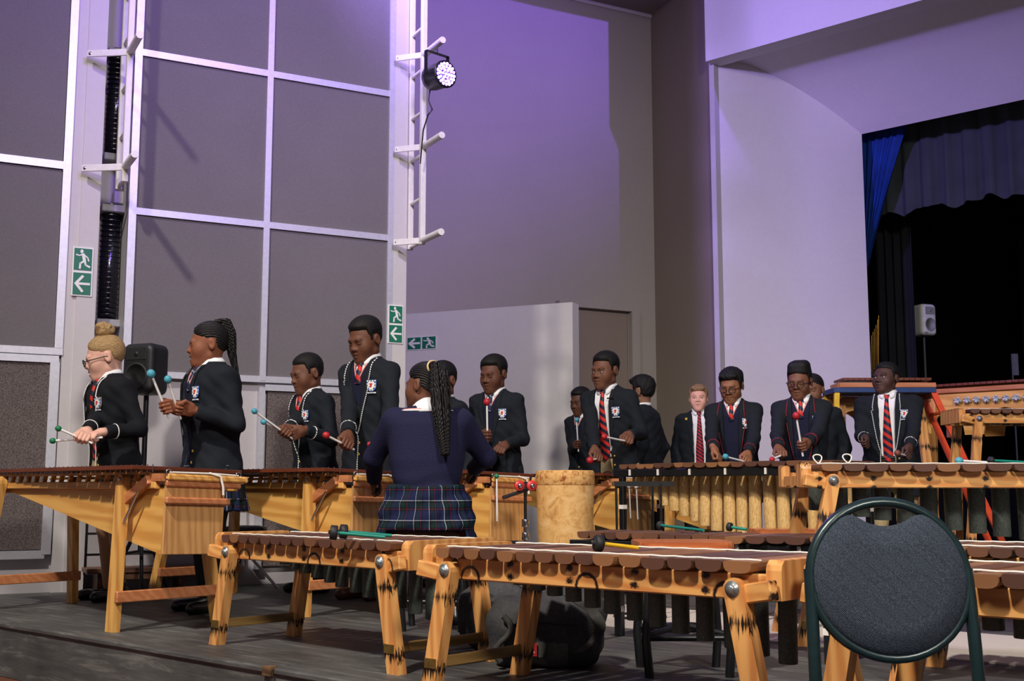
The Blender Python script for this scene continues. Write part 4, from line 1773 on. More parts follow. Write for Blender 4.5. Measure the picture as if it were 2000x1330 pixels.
def sports_bag(label, c, rz, w, d, h, tagside=True):
    T = thing('sports_bag', label, 'bag', (c.x, c.y, 0), rz, 'black sports bags')

    def f(P):
        a = s_box(P, (0, 0, h * 0.45), (w / 2, d / 2, h * 0.45), 0.07)
        b = s_ell(P, (w * 0.16, 0.0, h * 0.72), (w * 0.33, d * 0.45, h * 0.32))
        q = smin(a, b, 0.08)
        q = smin(q, s_ell(P, (-w * 0.3, 0.0, h * 0.5), (w * 0.24, d * 0.5, h * 0.36)), 0.05)
        wob = 0.006 * np.sin(P[:, 0] * 37 + P[:, 2] * 21) * np.sin(P[:, 2] * 33 + P[:, 1] * 17)
        return np.maximum(q + wob, -P[:, 2] + 0.002) * 0.9
    v, qd = surf(f, (-w * .7, -d * .7, -.01), (w * .7, d * .7, h * 1.25), 0.009)
    me = np_mesh('bag_body', v, qd, [M_bag, M_bag2], None, None)
    zc2 = v[qd].mean(1)
    mi = ((zc2[:, 2] < h * 0.36) & (zc2[:, 0] > -w * .25) & (zc2[:, 0] < w * 0.22)).astype(np.int32)
    me.polygons.foreach_set('material_index', mi)
    link(bpy.data.objects.new('bag_body', me), T)

    def front(x, z):
        y = -d
        for _ in range(60):
            dd = float(f(np.array([[x, y, z]], np.float32))[0])
            if dd < 0.001:
                break
            y += max(dd, 0.001)
        return y
    # front pocket panel outline, zip, strap, label
    m = MB()
    zz = [(x, front(x, h * 0.62 - 0.1 * abs(x / w)) - 0.002, h * 0.62 - 0.1 * abs(x / w) * h) for x in np.linspace(-w * .3, w * .42, 14)]
    m.tube(zz, 0.004, 6)
    m.build('zip', M_rubber, T)
    m = MB()
    m.box((0, 0, 0), (0.012, 0.006, 0.05))
    zp_o = m.build('zip_pull', M_redtag, T)
    zp_o.location = (zz[3][0], zz[3][1] - 0.008, zz[3][2] - 0.03)
    m = MB()
    P_, Q_ = [], []
    for s in np.linspace(0, 1, 18):
        x = w * 0.22 + w * 0.28 * math.sin(s * math.pi * 0.9)
        z = h * (0.98 - 0.75 * s)
        y = front(min(x, w * .42), max(z, .05)) - 0.012
        P_.append([(x - 0.02, y, z), (x + 0.02, y - 0.004, z + 0.006)])
        Q_.append([(x + 0.02, y + 0.002, z + 0.006), (x - 0.02, y + 0.006, z)])
    m.grid(P_)
    m.grid(Q_)
    m.build('shoulder_strap', M_web, T)
    if tagside:
        x0, z0 = -w * 0.12, h * 0.26
        y = front(x0, z0) - 0.004
        m = MB()
        m.box((x0, y, z0), (0.05, 0.005, 0.045))
        lb = m.build('label_patch', M_redtag, T)
        m = MB()
        m.box((x0, y - 0.003, z0 - 0.008), (0.032, 0.002, 0.006))
        m.build('label_text_bar', M_signwhite, lb)
        m = MB()
        m.box((x0 + 0.045, y, z0), (0.03, 0.005, 0.05))
        m.build('webbing_patch', M_web, T)
    m = MB()
    pts = [(-w * .35 + 0.03 * math.sin(s * 6), -d * .52 - 0.02, h * (0.7 - 0.6 * s)) for s in np.linspace(0, 1, 8)]
    m.tube(pts, 0.012, 6)
    m.build('loose_strap', M_web, T)
    return T


b_c = flo(1078, 1310)
sports_bag('large black sports bag with a small red label under the front marimba', b_c + Vector((-0.01, 0.14, 0)), -0.15, 0.40, 0.24, 0.265)
b_c2 = flo(965, 1285)
sports_bag('black sports bag half hidden behind the front marimba leg', b_c2 + Vector((0, 0.3, 0)), 0.5, 0.26, 0.22, 0.27, False)

# ---- log drum


def hide_mat():
    t = NT('drum_shell')
    vec = t.coords()
    n = t.noise(vec, 9, 6, 0.75, 1.0)
    z = t.sep(vec)[2]
    col = t.ramp(n, [(0.3, lin((168, 112, 62))), (0.5, lin((214, 168, 104))), (0.75, lin((232, 200, 150)))])
    return t.done(col, 0.6, 0, 0.3)


def skin_mat():
    t = NT('drum_skin')
    vec = t.coords()
    n = t.noise(vec, 30, 5, 0.8)
    col = t.ramp(n, [(0.38, lin((140, 70, 34))), (0.5, lin((210, 160, 96))), (0.75, lin((226, 190, 136)))])
    return t.done(col, 0.7, 0, 0.2)


dc = flo(1105, 1172)
rD = (at(1158, 990, dc.y).x - at(1044, 990, dc.y).x) / 2
hD = at(1100, 919, dc.y).z
T = thing('log_drum', 'tall tan log drum with hide head behind the bag', 'drum', (dc.x, dc.y, 0))
m = MB()
m.lathe([(rD * 0.58, 0.0), (rD * 0.56, 0.10), (rD * 0.62, 0.18), (rD * 0.86, 0.26), (rD * 0.93, 0.33), (rD * 0.97, 0.5), (rD, hD - 0.09), (rD, hD - 0.075)], 32)
m.build('shell', hide_mat(), T)
m = MB()
m.lathe([(rD * 1.0, hD - 0.085), (rD * 1.02, hD - 0.08), (rD * 1.015, hD - 0.03), (rD * 1.0, hD - 0.008), (rD * 0.97, hD), (rD * 0.5, hD + 0.002), (0.01, hD + 0.002)], 32)
m.build('drum_head', skin_mat(), T)
for k in range(4):
    an = k * math.pi / 2 + 0.5
    m = MB()
    m.box((rD * 0.56 * math.cos(an), rD * 0.56 * math.sin(an), 0.05), (0.06, 0.06, 0.1), None, 0.01)
    m.build('foot_block', M_pinev, T)

# ---- drum hardware: clamp stand
cs = at(1026, 950, 6.35)
T = thing('clamp_stand', 'black and chrome clamp stand with red rings beside the log drum', 'stand', (cs.x, cs.y, 0))
m = MB()
m.tube([(0, 0, 0.12), (0, 0, 0.45)], 0.012, 10)
m.build('lower_pole', M_chrome, T)
m = MB()
m.tube([(0, 0, 0.42), (0, 0, cs.z - 0.02)], 0.009, 10)
m.build('upper_pole', M_blackmetal, T)
for zz in (0.45, 0.38):
    m = MB()
    m.lathe([(0.018, -0.02), (0.02, -0.015), (0.02, 0.015), (0.018, 0.02)], 12, Matrix.Translation((0, 0, zz)))
    m.build('collar', M_chrome, T)
for k in range(3):
    an = k * 2 * math.pi / 3 + 0.4
    m = MB()
    m.tube([(0, 0, 0.3), (0.2 * math.cos(an), 0.2 * math.sin(an), 0.03), (0.24 * math.cos(an), 0.24 * math.sin(an), 0.01)], 0.007, 8)
    m.build('leg', M_chrome, T)
m = MB()
m.box((0.0, 0, cs.z), (0.05, 0.05, 0.05), None, 0.01)
m.tube([(0.0, 0, cs.z - 0.02), (-0.12, -0.05, cs.z - 0.06)], 0.01, 8)
m.tube([(0.02, 0, cs.z), (0.03, 0, cs.z + 0.05)], 0.006, 8)
m.build('clamp', M_blackmetal, T)
for dx in (-0.032, 0.034):
    m = MB()
    m.lathe([(0.012, -0.006), (0.028, -0.008), (0.028, 0.008), (0.012, 0.006)], 16, axis_M((dx, -0.03, cs.z + 0.004), (0.3, -1, 0)))
    cl = m.build('red_ring', plain('red_plastic', (208, 52, 46), 0.4), T)
    m = MB()
    m.lathe([(0.013, 0), (0.013, 0.012), (0.008, 0.016)], 10, axis_M((dx + 0.002, -0.036, cs.z + 0.004), (0.3, -1, 0)))
    m.build('wing_nut', M_chrome, cl)

# ---- ring stand (empty drum stand)
rs = flo(1250, 1208)
T = thing('drum_stand', 'empty black wire drum stand with ring base', 'stand', (rs.x, rs.y, 0))
ztop_ = at(1260, 945, rs.y).z
rr_ = 0.125
m = MB()
m.tube([(rr_ * math.cos(a_), rr_ * math.sin(a_), 0.012) for a_ in np.linspace(0, 2 * math.pi, 33)[:-1]], 0.007, 8, closed=True)
m.build('base_ring', M_blackmetal, T)
m = MB()
m.beam((-0.125, -0.06, ztop_), (0.17, -0.06, ztop_), 0.008, 0.024)
m.beam((-0.125, 0.08, ztop_), (0.17, 0.08, ztop_), 0.008, 0.024)
m.beam((-0.12, -0.06, ztop_), (-0.12, 0.08, ztop_), 0.008, 0.024)
m.beam((0.165, -0.06, ztop_), (0.165, 0.08, ztop_), 0.008, 0.024)
m.build('top_frame', M_blackmetal, T)
for (x, y) in ((-0.115, -0.055), (0.105, -0.06), (0.08, 0.075)):
    m = MB()
    m.tube([(x, y, ztop_), (x * 0.95, y, 0.012)], 0.006, 8)
    m.build('rod', M_blackmetal, T)


# ---- loudspeakers
def loudspeaker(label, loc, rz, w, d, h, bodymat, grillemat, tilt=0.0):
    T = thing('loudspeaker', label, 'loudspeaker', loc, rz)

    def f(P):
        x = P.copy()
        taper = 1.0 - 0.28 * np.clip((P[:, 1] + d / 2) / d, 0, 1)
        x[:, 0] = P[:, 0] / taper
        return s_box(x, (0, 0, h / 2), (w / 2, d / 2, h / 2), 0.045) * 0.8
    soft('cabinet', f, (-w, -d, -.02), (w, d, h * 1.1), 0.009, bodymat, T)
    m = MB()
    m.lathe([(w * 0.36, -0.004), (w * 0.36, 0.002), (w * 0.30, 0.006), (w * 0.30, 0.003)], 20, axis_M((0, -d / 2, h * 0.34), (0, -1, 0)))
    m.build('woofer_grille', grillemat, T)
    m = MB()
    m.box((0, -d / 2 - 0.001, h * 0.78), (w * 0.62, 0.006, h * 0.24), None, 0.002)
    m.lathe([(0.016, 0), (0.016, 0.006)], 10, axis_M((0, -d / 2, h * 0.78), (0, -1, 0)))
    m.build('horn', grillemat, T)
    m = MB()
    m.box((-w * 0.3, -d / 2 - 0.001, h * 0.08), (0.03, 0.005, 0.012))
    m.build('badge', M_chrome, T)
    return T


sp = at(288, 722, 7.18)
hS = at(288, 672, 7.18).z - at(288, 770, 7.18).z
loudspeaker('black loudspeaker behind the girl with the raised teal mallets', Vector((sp.x, sp.y, sp.z - hS / 2)), -0.35, 0.235, 0.22, hS,
            plain('black_plastic', (24, 24, 27), 0.5, 0, 0.1, 60), M_rubber)
T = thing('speaker_stand', 'black tripod stand under the black loudspeaker', 'stand', (sp.x, sp.y, 0))
m = MB()
m.tube([(0, 0, 0.25), (0, 0, sp.z - hS / 2 - 0.004)], 0.016, 10)
m.build('pole', M_blackmetal, T)
for k in range(3):
    an = k * 2 * math.pi / 3 + 0.9
    m = MB()
    m.tube([(0, 0, 0.45), (0.21 * math.cos(an), 0.21 * math.sin(an), 0.012)], 0.012, 8)
    m.build('leg', M_blackmetal, T)
    m = MB()
    m.tube([(0, 0, 0.26), (0.16 * math.cos(an), 0.16 * math.sin(an), 0.235)], 0.007, 8)
    m.build('strut', M_blackmetal, T)
ws = at(1803, 626, 13.4)
hW = at(1803, 595, 13.4).z - at(1803, 656, 13.4).z
loudspeaker('white loudspeaker on a pole inside the dark stage', Vector((ws.x, ws.y, ws.z - hW / 2)), 0.42, 0.22, 0.22, hW,
            plain('white_plastic', (226, 226, 224), 0.45, 0, 0.04, 20), plain('grey_grille', (150, 150, 152), 0.6))
T = thing('speaker_stand', 'thin black pole stand under the white loudspeaker', 'stand', (ws.x, ws.y, 0.72))
m = MB()
m.tube([(0, 0, 0.0), (0, 0, ws.z - hW / 2 - 0.724)], 0.016, 10)
m.build('pole', plain('grey_pole', (52, 52, 58), 0.4), T)
m = MB()
m.lathe([(0.2, 0), (0.2, 0.012), (0.03, 0.03)], 20)
m.build('base', M_blackmetal, T)

# ---- low bench at the foot of the left wall, with a cable drum seat
tb0, tb1 = wpt(160, 1120, 0.2)[0] + 0.02, wpt(352, 1110, 0.2)[0]
bb0 = wx(tb0, 0, 0.20)
zb_ = wpt(250, 1108, 0.2)[1]
Lb_ = tb1 - tb0 + 0.3
T = thing('low_bench', 'long low brown bench at the foot of the left wall', 'bench', (bb0.x, bb0.y, 0), math.atan2(WD.y, WD.x))
M_bench = wood('bench_wood', (118, 78, 54), (76, 46, 32), 0, 0.5)
m = MB()
m.box((Lb_ / 2, 0.05, zb_ - 0.015), (Lb_, 0.22, 0.03), None, 0.004)
m.build('bench_top', M_bench, T)
for x in (0.08, Lb_ - 0.3):
    m = MB()
    m.box((x, 0.05, (zb_ - 0.03) / 2), (0.03, 0.18, zb_ - 0.03))
    m.build('bench_leg', M_bench, T)
m = MB()
m.box((Lb_ / 2, -0.03, zb_ - 0.05), (Lb_ - 0.3, 0.015, 0.04))
m.build('apron', M_bench, T)
st = at(478, 1030, 7.5)
T = thing('drum_stool', 'padded black stool behind the plaid skirt of the ponytailed girl', 'stool', (st.x, st.y, 0))
m = MB()
m.lathe([(0.0, st.z - 0.05), (0.13, st.z - 0.05), (0.14, st.z - 0.03), (0.135, st.z), (0.10, st.z + 0.01), (0.0, st.z + 0.012)], 20)
m.build('seat', M_bag, T)
m = MB()
m.tube([(0, 0, 0.15), (0, 0, st.z - 0.05)], 0.014, 8)
m.build('post', M_chrome, T)
for k in range(3):
    an = k * 2 * math.pi / 3
    m = MB()
    m.tube([(0, 0, 0.25), (0.22 * math.cos(an), 0.22 * math.sin(an), 0.01)], 0.009, 8)
    m.build('leg', M_chrome, T)


# ---- background instruments at the right
def arch_xylophone(label, a, b, h, body, depth, nb, arches, group, bows=0, legs=True, zbase=0.0):
    """a left near end, b right near end (plan); body: height of the side board"""
    d = Vector((b.x - a.x, b.y - a.y, 0))
    L = d.length
    T = thing('arch_xylophone', label, 'xylophone', (a.x, a.y, zbase), math.atan2(d.y, d.x), group)
    h0 = h - zbase
    zt = h0 - 0.04
    for y in (0.0, depth):
        m = MB()
        pts = [(0, zt), (0, zt - body)]
        n_a = len(arches)
        for (x0, x1, r) in arches:
            pts.append((x0 * L, zt - body))
            for k in range(1, 10):
                an = math.pi - math.pi * k / 10
                xc, xr = (x0 + x1) / 2 * L, (x1 - x0) / 2 * L
                pts.append((xc + xr * math.cos(an), zt - body + r * math.sin(an)))
            pts.append((x1 * L, zt - body))
        pts += [(L, zt - body), (L, zt)]
        m.prism(pts, 1, y - 0.012, y + 0.012)
        m.build('side_board', M_ply, T)
    for x in (0.012, L - 0.012):
        m = MB()
        m.box((x, depth / 2, zt - 0.06), (0.03, depth - 0.03, 0.12))
        m.build('end_board', M_redpine, T)
    m = MB()
    m.box((L / 2, -0.022, zt - 0.02), (L, 0.02, 0.04), None, 0.004)
    m.build('top_rail', M_redpine, T)
    for k in range(nb):
        xc = 0.03 + (L - 0.06) * (k + 0.5) / nb
        inst('bar', ME_BARFLAT, T, (xc, depth / 2, h0), (0, 0, 0), ((L - 0.06) / nb * 0.9, depth * 1.15, 0.02))
    for k in range(bows):
        xc = L * (0.30 + 0.65 * k / max(1, bows - 1))
        m = MB()
        for q in range(5):
            an = q * 2.5 + k
            m.tube([(xc, -0.03, zt - 0.11), (xc + 0.03 * math.cos(an), -0.045, zt - 0.11 + 0.026 * math.sin(an))], [0.008, 0.013], 6)
        m.build('cloth_knot', plain('grey_cloth', (176, 182, 186), 0.8), T)
    if legs:
        for x in (0.08, L - 0.10):
            for y in (-0.035, depth + 0.035):
                m = MB()
                round_leg(m, (x, y, zt - 0.08), (x + (0.12 if x > L / 2 else -0.04), y, 0), 0.07, 0.04, (0, 1, 0))
                m.build('leg', M_burnv, T)
            m = MB()
            m.box((x + (0.09 if x > L / 2 else -0.03), depth / 2, 0.24), (0.03, depth + 0.03, 0.05))
            m.build('brace', M_redpine, T)
    return T


g_bg = 'arched xylophones in front of the stage'
YB = 9.6
# lower one with the arch beneath the trestle
arch_xylophone('arched pine xylophone beneath the blue trestle board', at(1620, 770, YB), at(1815, 770, YB), at(1700, 766, YB).z, 0.30, 0.34, 14,
               [(0.06, 0.42, 0.19), (0.55, 0.92, 0.19)], g_bg)
# trestle / step ladder with blue board, yellow legs left, orange legs right
zb2 = at(1730, 759, YB - 0.2).z
L0, R0 = at(1627, 760, YB - 0.25), at(1822, 757, YB - 0.25)
T = thing('trestle', 'step trestle with blue board, yellow legs and orange ladder legs', 'trestle', (L0.x, L0.y, 0))
wT = R0.x - L0.x
m = MB()
m.box((wT / 2, 0.12, zb2 - 0.02), (wT + 0.02, 0.34, 0.04), None, 0.004)
m.build('board', plain('blue_board', (28, 60, 110), 0.45), T)
M_org = plain('orange_paint', (226, 78, 38), 0.45)
M_yel = plain('yellow_paint', (226, 184, 40), 0.45)
for y in (-0.03, 0.26):
    m = MB()
    m.beam((0.02, y, zb2 - 0.04), (-0.06, y, 0.0), 0.03, 0.04)
    m.build('yellow_leg', M_yel, T)
q1, q2 = at(1815, 760, YB - 0.28), at(1878, 897, YB - 0.28)
dirn = (q2 - q1)
rails = []
for y in (-0.03, 0.24):
    a0 = Vector((wT - 0.01, y, zb2 - 0.03))
    k_ = (zb2 - 0.03) / -dirn.z
    a1 = Vector((wT - 0.01 + dirn.x * k_, y, 0.0))
    m = MB()
    m.beam(a0, a1, 0.028, 0.045, up=(1, 0, 0.3))
    m.build('ladder_rail', M_org, T)
    rails.append((a0, a1))
for f in (0.12, 0.4, 0.7, 0.93):
    m = MB()
    m.tube([rails[0][0].lerp(rails[0][1], f), rails[1][0].lerp(rails[1][1], f)], 0.014, 8)
    m.build('ladder_rung', M_org, T)
# xylophone lying on the board
arch_xylophone('small pine xylophone lying on top of the blue trestle board', at(1638, 752, YB - 0.22), at(1826, 750, YB - 0.22), at(1730, 738, YB - 0.22).z,
               at(1730, 738, YB).z - 0.04 - zb2 - 0.002, 0.24, 16, [], g_bg, 0, False, zb2 + 0.001)
# big one at the right
arch_xylophone('large arched pine xylophone with a row of pale cloth knots', at(1806, 770, 10.2), at(2040, 770, 9.5), at(1900, 747, 9.9).z, 0.40, 0.42, 18,
               [(0.05, 0.34, 0.20), (0.5, 0.86, 0.22)], g_bg, 9)
low_marimba('dark barred marimba standing in front of the large arched xylophone', Vector((at(1880, 800, 8.1).x, 8.1, 0)), 0.0, L=0.95, h=at(1930, 799, 8.1).z, nb=12,
            w0=0.3, w1=0.36, tl0=0.05, tl1=0.1, splay=0.12, group='tall marimbas')

# ---- brass tube chimes inside the stage edge
bc0 = at(1708, 735, 13.2)
T = thing('tube_chimes', 'row of brass tube chimes hanging at the stage edge', 'chimes', (bc0.x, bc0.y, 0.72))
M_brasst = plain('brass_tube', (168, 128, 52), 0.22, 0.9, 0.1, 30)
for k, (u, vt) in enumerate(((1698, 665), (1702, 655), (1705, 648), (1708, 643), (1711, 634), (1714, 624), (1716, 616))):
    p0, p1 = at(u, 738 - k * 2, 13.2), at(u, vt, 13.2)
    m = MB()
    m.tube([p0 - T.location, p1 - T.location], 0.0042, 8)
    m.build('tube', M_brasst, T)
m = MB()
m.beam(at(1697, 736, 13.2) - T.location, at(1718, 722, 13.2) - T.location, 0.04, 0.04)
m.build('rack', M_blackmetal, T)
m = MB()
m.tube([(0, 0, 0), (0, 0, bc0.z - 0.73)], 0.015, 8)
m.build('post', M_blackmetal, T)
gp = at(1977, 712, 13.0)
T = thing('music_stand', 'thin grey music stand at the right inside the dark stage', 'stand', (gp.x, gp.y, 0.72))
m = MB()
m.tube([(0, 0, 0.01), (0, 0, gp.z - 0.72 + 0.12)], 0.011, 8)
m.build('pole', plain('grey_pole', (52, 52, 58), 0.4), T)
m = MB()
m.box((0.03, 0, gp.z - 0.72), (0.07, 0.02, 0.24))
m.build('desk', plain('grey_desk', (88, 90, 96), 0.5), T)
for k in range(3):
    an = k * 2.1
    m = MB()
    m.tube([(0, 0, 0.2), (0.2 * math.cos(an), 0.2 * math.sin(an), 0.01)], 0.008, 6)
    m.build('foot', M_blackmetal, T)

# ---- small things lying about: loops of white cord on the tall marimba, a strip of white tape
for k, (u, yy) in enumerate(((1655, 5.05), (1597, 5.12))):
    c0 = Vector((at(u, 896, yy).x, yy, hF + 0.004))
    m = MB()
    pts = [(0.017 * math.cos(t_) + 0.004 * math.sin(2 * t_), 0.010 * math.sin(t_), 0.022 + 0.019 * math.sin(t_)) for t_ in np.linspace(0, 2 * math.pi, 25)[:-1]]
    m.tube(pts, 0.0032, 6, closed=True)
    o = m.build('cord_loop', M_cord)
    o.location = c0
    tag(o, ('loop of white cord standing on the tall right marimba', 'small loop of white cord at the left end of the tall marimba')[k], 'cord')
tp = at(1452, 1225, 3.38)
m = MB()
P_, Q_ = [], []
for i, (du, dv) in enumerate(((-2, 0), (-6, 15), (3, 28), (-4, 40), (-18, 52), (-26, 62))):
    a_ = at(1452 + du - 4, 1205 + dv, 3.38) - tp
    b_ = at(1452 + du + 4, 1205 + dv, 3.38) - tp
    P_.append([a_, b_])
    Q_.append([b_ + Vector((0, 0.002, 0)), a_ + Vector((0, 0.002, 0))])
m.grid(P_)
m.grid(Q_)
o = m.build('tape_strip', M_cord)
o.location = tp
tag(o, 'curled strip of white tape hanging beside the right leg of the front marimba', 'tape')

# ================================================================== PEOPLE
def skin_material():
    t = NT('skin')
    at_ = t.n('ShaderNodeAttribute', attribute_name='skin')
    vec = t.coords()
    n = t.noise(vec, 60, 3)
    col = t.mix(0.18, at_.outputs['Color'], t.ramp(n, [(0.3, (0.5, 0.5, 0.5, 1)), (0.7, (1, 1, 1, 1))]), 'MULTIPLY')
    t.bsdf.inputs['Subsurface Weight'].default_value = 0.06
    t.bsdf.inputs['Subsurface Radius'].default_value = (0.02, 0.008, 0.004)
    return t.done(col, 0.56, 0, 0.32)


def cloth(name, rgb, scale=140, bump=0.25, rough=0.85, var=0.12):
    return plain(name, rgb, rough, 0, var, scale, 0.2, bump, 160)


def hair_mat(name, rgb, bands=0.0, rough=0.65, axis=2, bscale=160):
    t = NT(name)
    c = lin(rgb)
    sc = [1.0, 1.0, 1.0]
    vec = t.coords('Object', (1, 1, 1))
    n = t.noise(vec, bscale, 3, 0.7)
    if bands:
        wv = t.n('ShaderNodeTexWave', wave_type='RINGS', rings_direction='X')
        wv.inputs['Scale'].default_value = bands
        wv.inputs['Distortion'].default_value = 1.2
        t.l(vec, wv.inputs['Vector'])
        h_ = t.math('ADD', t.math('MULTIPLY', wv.outputs['Fac'], 0.8), t.math('MULTIPLY', n, 0.4))
        col = t.ramp(h_, [(0.2, shade(c, 0.4)), (0.75, shade(c, 1.6))])
        t.bump(h_, 0.8, 0.006)
    else:
        col = t.ramp(n, [(0.3, shade(c, 0.6)), (0.7, shade(c, 1.4))])
        t.bump(n, 0.5, 0.005)
    return t.done(col, rough, 0, 0.3)


def straight_hair(name, rgb):
    t = NT(name)
    c = lin(rgb)
    vec = t.coords('Object', (60, 14, 60))
    n = t.noise(vec, 3.0, 4, 0.7, 0.6)
    col = t.ramp(n, [(0.3, shade(c, 0.5)), (0.7, shade(c, 1.35))])
    t.bump(n, 0.6, 0.006)
    return t.done(col, 0.62, 0, 0.3)


def tie_mat(name, base, stripe, thin=None, angle=38, scale=95.0, duty=0.5):
    t = NT(name)
    vec = t.coords('Object', (1, 1, 1))
    x, y, z = t.sep(vec)
    an = math.radians(angle)
    s = t.math('ADD', t.math('MULTIPLY', x, math.sin(an) * scale), t.math('MULTIPLY', z, math.cos(an) * scale))
    f = t.math('FRACT', s)
    st = [(0.0, lin(base)), (duty, lin(stripe))]
    if thin:
        st = [(0.0, lin(base)), (duty * 0.82, lin(thin)), (duty * 0.92, lin(stripe)), (0.92, lin(thin))]
    col = t.ramp(f, st, 'CONSTANT')
    return t.done(col, 0.5, 0, 0.3)


def tartan_mat():
    t = NT('tartan')
    vec = t.coords('Object', (1, 1, 1))
    x, y, z = t.sep(vec)
    ang = t.math('MULTIPLY', t.math('ARCTAN2', x, y), 0.17)

    def bands(c, period, stops):
        f = t.math('FRACT', t.math('MULTIPLY', c, 1.0 / period))
        return t.ramp(f, stops, 'CONSTANT')
    nav, grn, blk, wht, red = lin((24, 30, 62)), lin((18, 38, 38)), lin((10, 12, 18)), lin((176, 182, 190)), lin((104, 28, 40))
    st = [(0.0, nav), (0.30, blk), (0.36, red), (0.40, blk), (0.46, grn), (0.70, blk), (0.80, wht), (0.835, nav)]
    a = bands(ang, 0.070, st)
    b = bands(z, 0.085, st)
    col = t.mix(0.5, a, b)
    return t.done(col, 0.85, 0, 0.15)


def braid_mat(name, a, b):
    t = NT(name)
    vec = t.coords('Object', (1, 1, 1))
    x, y, z = t.sep(vec)
    f = t.math('FRACT', t.math('MULTIPLY', t.math('ADD', z, t.math('MULTIPLY', x, 0.8)), 75.0))
    col = t.ramp(f, [(0.0, lin(a)), (0.62, lin(b))], 'CONSTANT')
    return t.done(col, 0.7, 0, 0.2)


M_skin = skin_material()
M_blazer = cloth('navy_blazer', (26, 30, 37), 120, 0.3)
M_blazer2 = cloth('black_blazer', (22, 24, 29), 120, 0.3)
M_jumper = cloth('navy_jumper', (26, 28, 52), 200, 0.6)
M_shirt = cloth('white_shirt', (232, 232, 236), 60, 0.15, 0.75, 0.03)
M_khaki = cloth('khaki_drill', (184, 166, 126), 120, 0.25)
M_greytr = cloth('charcoal_trousers', (48, 50, 54), 120, 0.25)
M_tartan = tartan_mat()
M_stock = cloth('black_stockings', (16, 16, 19), 160, 0.1, 0.6)
M_shoe = plain('black_leather', (18, 18, 20), 0.3, 0, 0.15, 40, 0.6)
M_shoebr = plain('brown_leather', (92, 58, 40), 0.35, 0, 0.15, 40, 0.6)
M_pipew = braid_mat('white_braid', (228, 228, 226), (48, 52, 60))
M_pipesolid = cloth('white_piping', (224, 224, 224), 60, 0.1)
M_piper = braid_mat('red_braid', (150, 34, 50), (34, 37, 46))
M_trim = cloth('pink_white_trim', (222, 150, 142), 60, 0.1)
M_gold = plain('gold_thread', (196, 160, 66), 0.5, 0.2)
M_crestb = plain('crest_blue', (58, 96, 176), 0.7)
M_crestr = plain('crest_red', (196, 40, 46), 0.7)
M_glass = plain('glasses_black', (18, 18, 22), 0.3)
M_tie_red = tie_mat('red_navy_tie', (196, 48, 40), (26, 30, 52), None, 36, 22, 0.5)
M_tie_redthin = tie_mat('red_thin_tie', (178, 40, 48), (26, 30, 52), None, 36, 42, 0.55)
M_tie_navy = tie_mat('navy_tie', (28, 34, 66), (120, 140, 150), None, 40, 26, 0.86)
M_afro = hair_mat('short_black_hair', (14, 13, 13))
M_braids = hair_mat('braided_black_hair', (22, 20, 21), 26.0, 0.5)
M_blackst = straight_hair('straight_black_hair', (16, 15, 16))
M_blond = straight_hair('dark_blond_hair', (172, 140, 96))
M_blond2 = straight_hair('sandy_hair', (142, 112, 80))

LIP = {}


def make_hand():
    """right hand closed round a stick lying along local x; wrist at the origin, palm along +y, palm side -z, thumb at +x"""
    def f(P):
        d = s_box(P, (0.0, 0.046, 0.0), (0.037, 0.040, 0.0135), 0.012)
        d = smin(d, s_cap(P, (0, -0.02, 0), (0, 0.02, 0), 0.0235, 0.026), 0.02)
        d = smin(d, s_ell(P, (0.022, 0.035, -0.012), (0.018, 0.028, 0.013)), 0.012)
        for x, L, r in ((0.029, 0.92, 0.0085), (0.0095, 1.05, 0.0090), (-0.0105, 1.0, 0.0086), (-0.029, 0.82, 0.0076)):
            k0 = (x, 0.082, 0.004)
            k1 = (x * 0.98, 0.082 + 0.026 * L, -0.016 * L)
            k2 = (x * 0.95, 0.082 + 0.010 * L, -0.040 * L)
            k3 = (x * 0.93, 0.082 - 0.012 * L, -0.036 * L)
            g = np.minimum(np.minimum(s_cap(P, k0, k1, r * 1.08, r), s_cap(P, k1, k2, r, r * .92)), s_cap(P, k2, k3, r * .92, r * .82))
            d = smin(d, g, 0.005)
        t0, t1, t2 = (0.030, 0.030, -0.008), (0.046, 0.062, -0.024), (0.028, 0.092, -0.036)
        g = np.minimum(s_cap(P, t0, t1, 0.0125, 0.0105), s_cap(P, t1, t2, 0.0105, 0.0085))
        return smin(d, g, 0.008)
    return surf(f, (-0.06, -0.05, -0.07), (0.07, 0.135, 0.04), 0.0035)


HAND_V, HAND_Q = make_hand()
GRIP = Vector((0.0, 0.094, -0.018))


def xf(v, M):
    A = np.array(M)
    return v @ A[:3, :3].T + A[:3, 3]


HEADLIB = {}


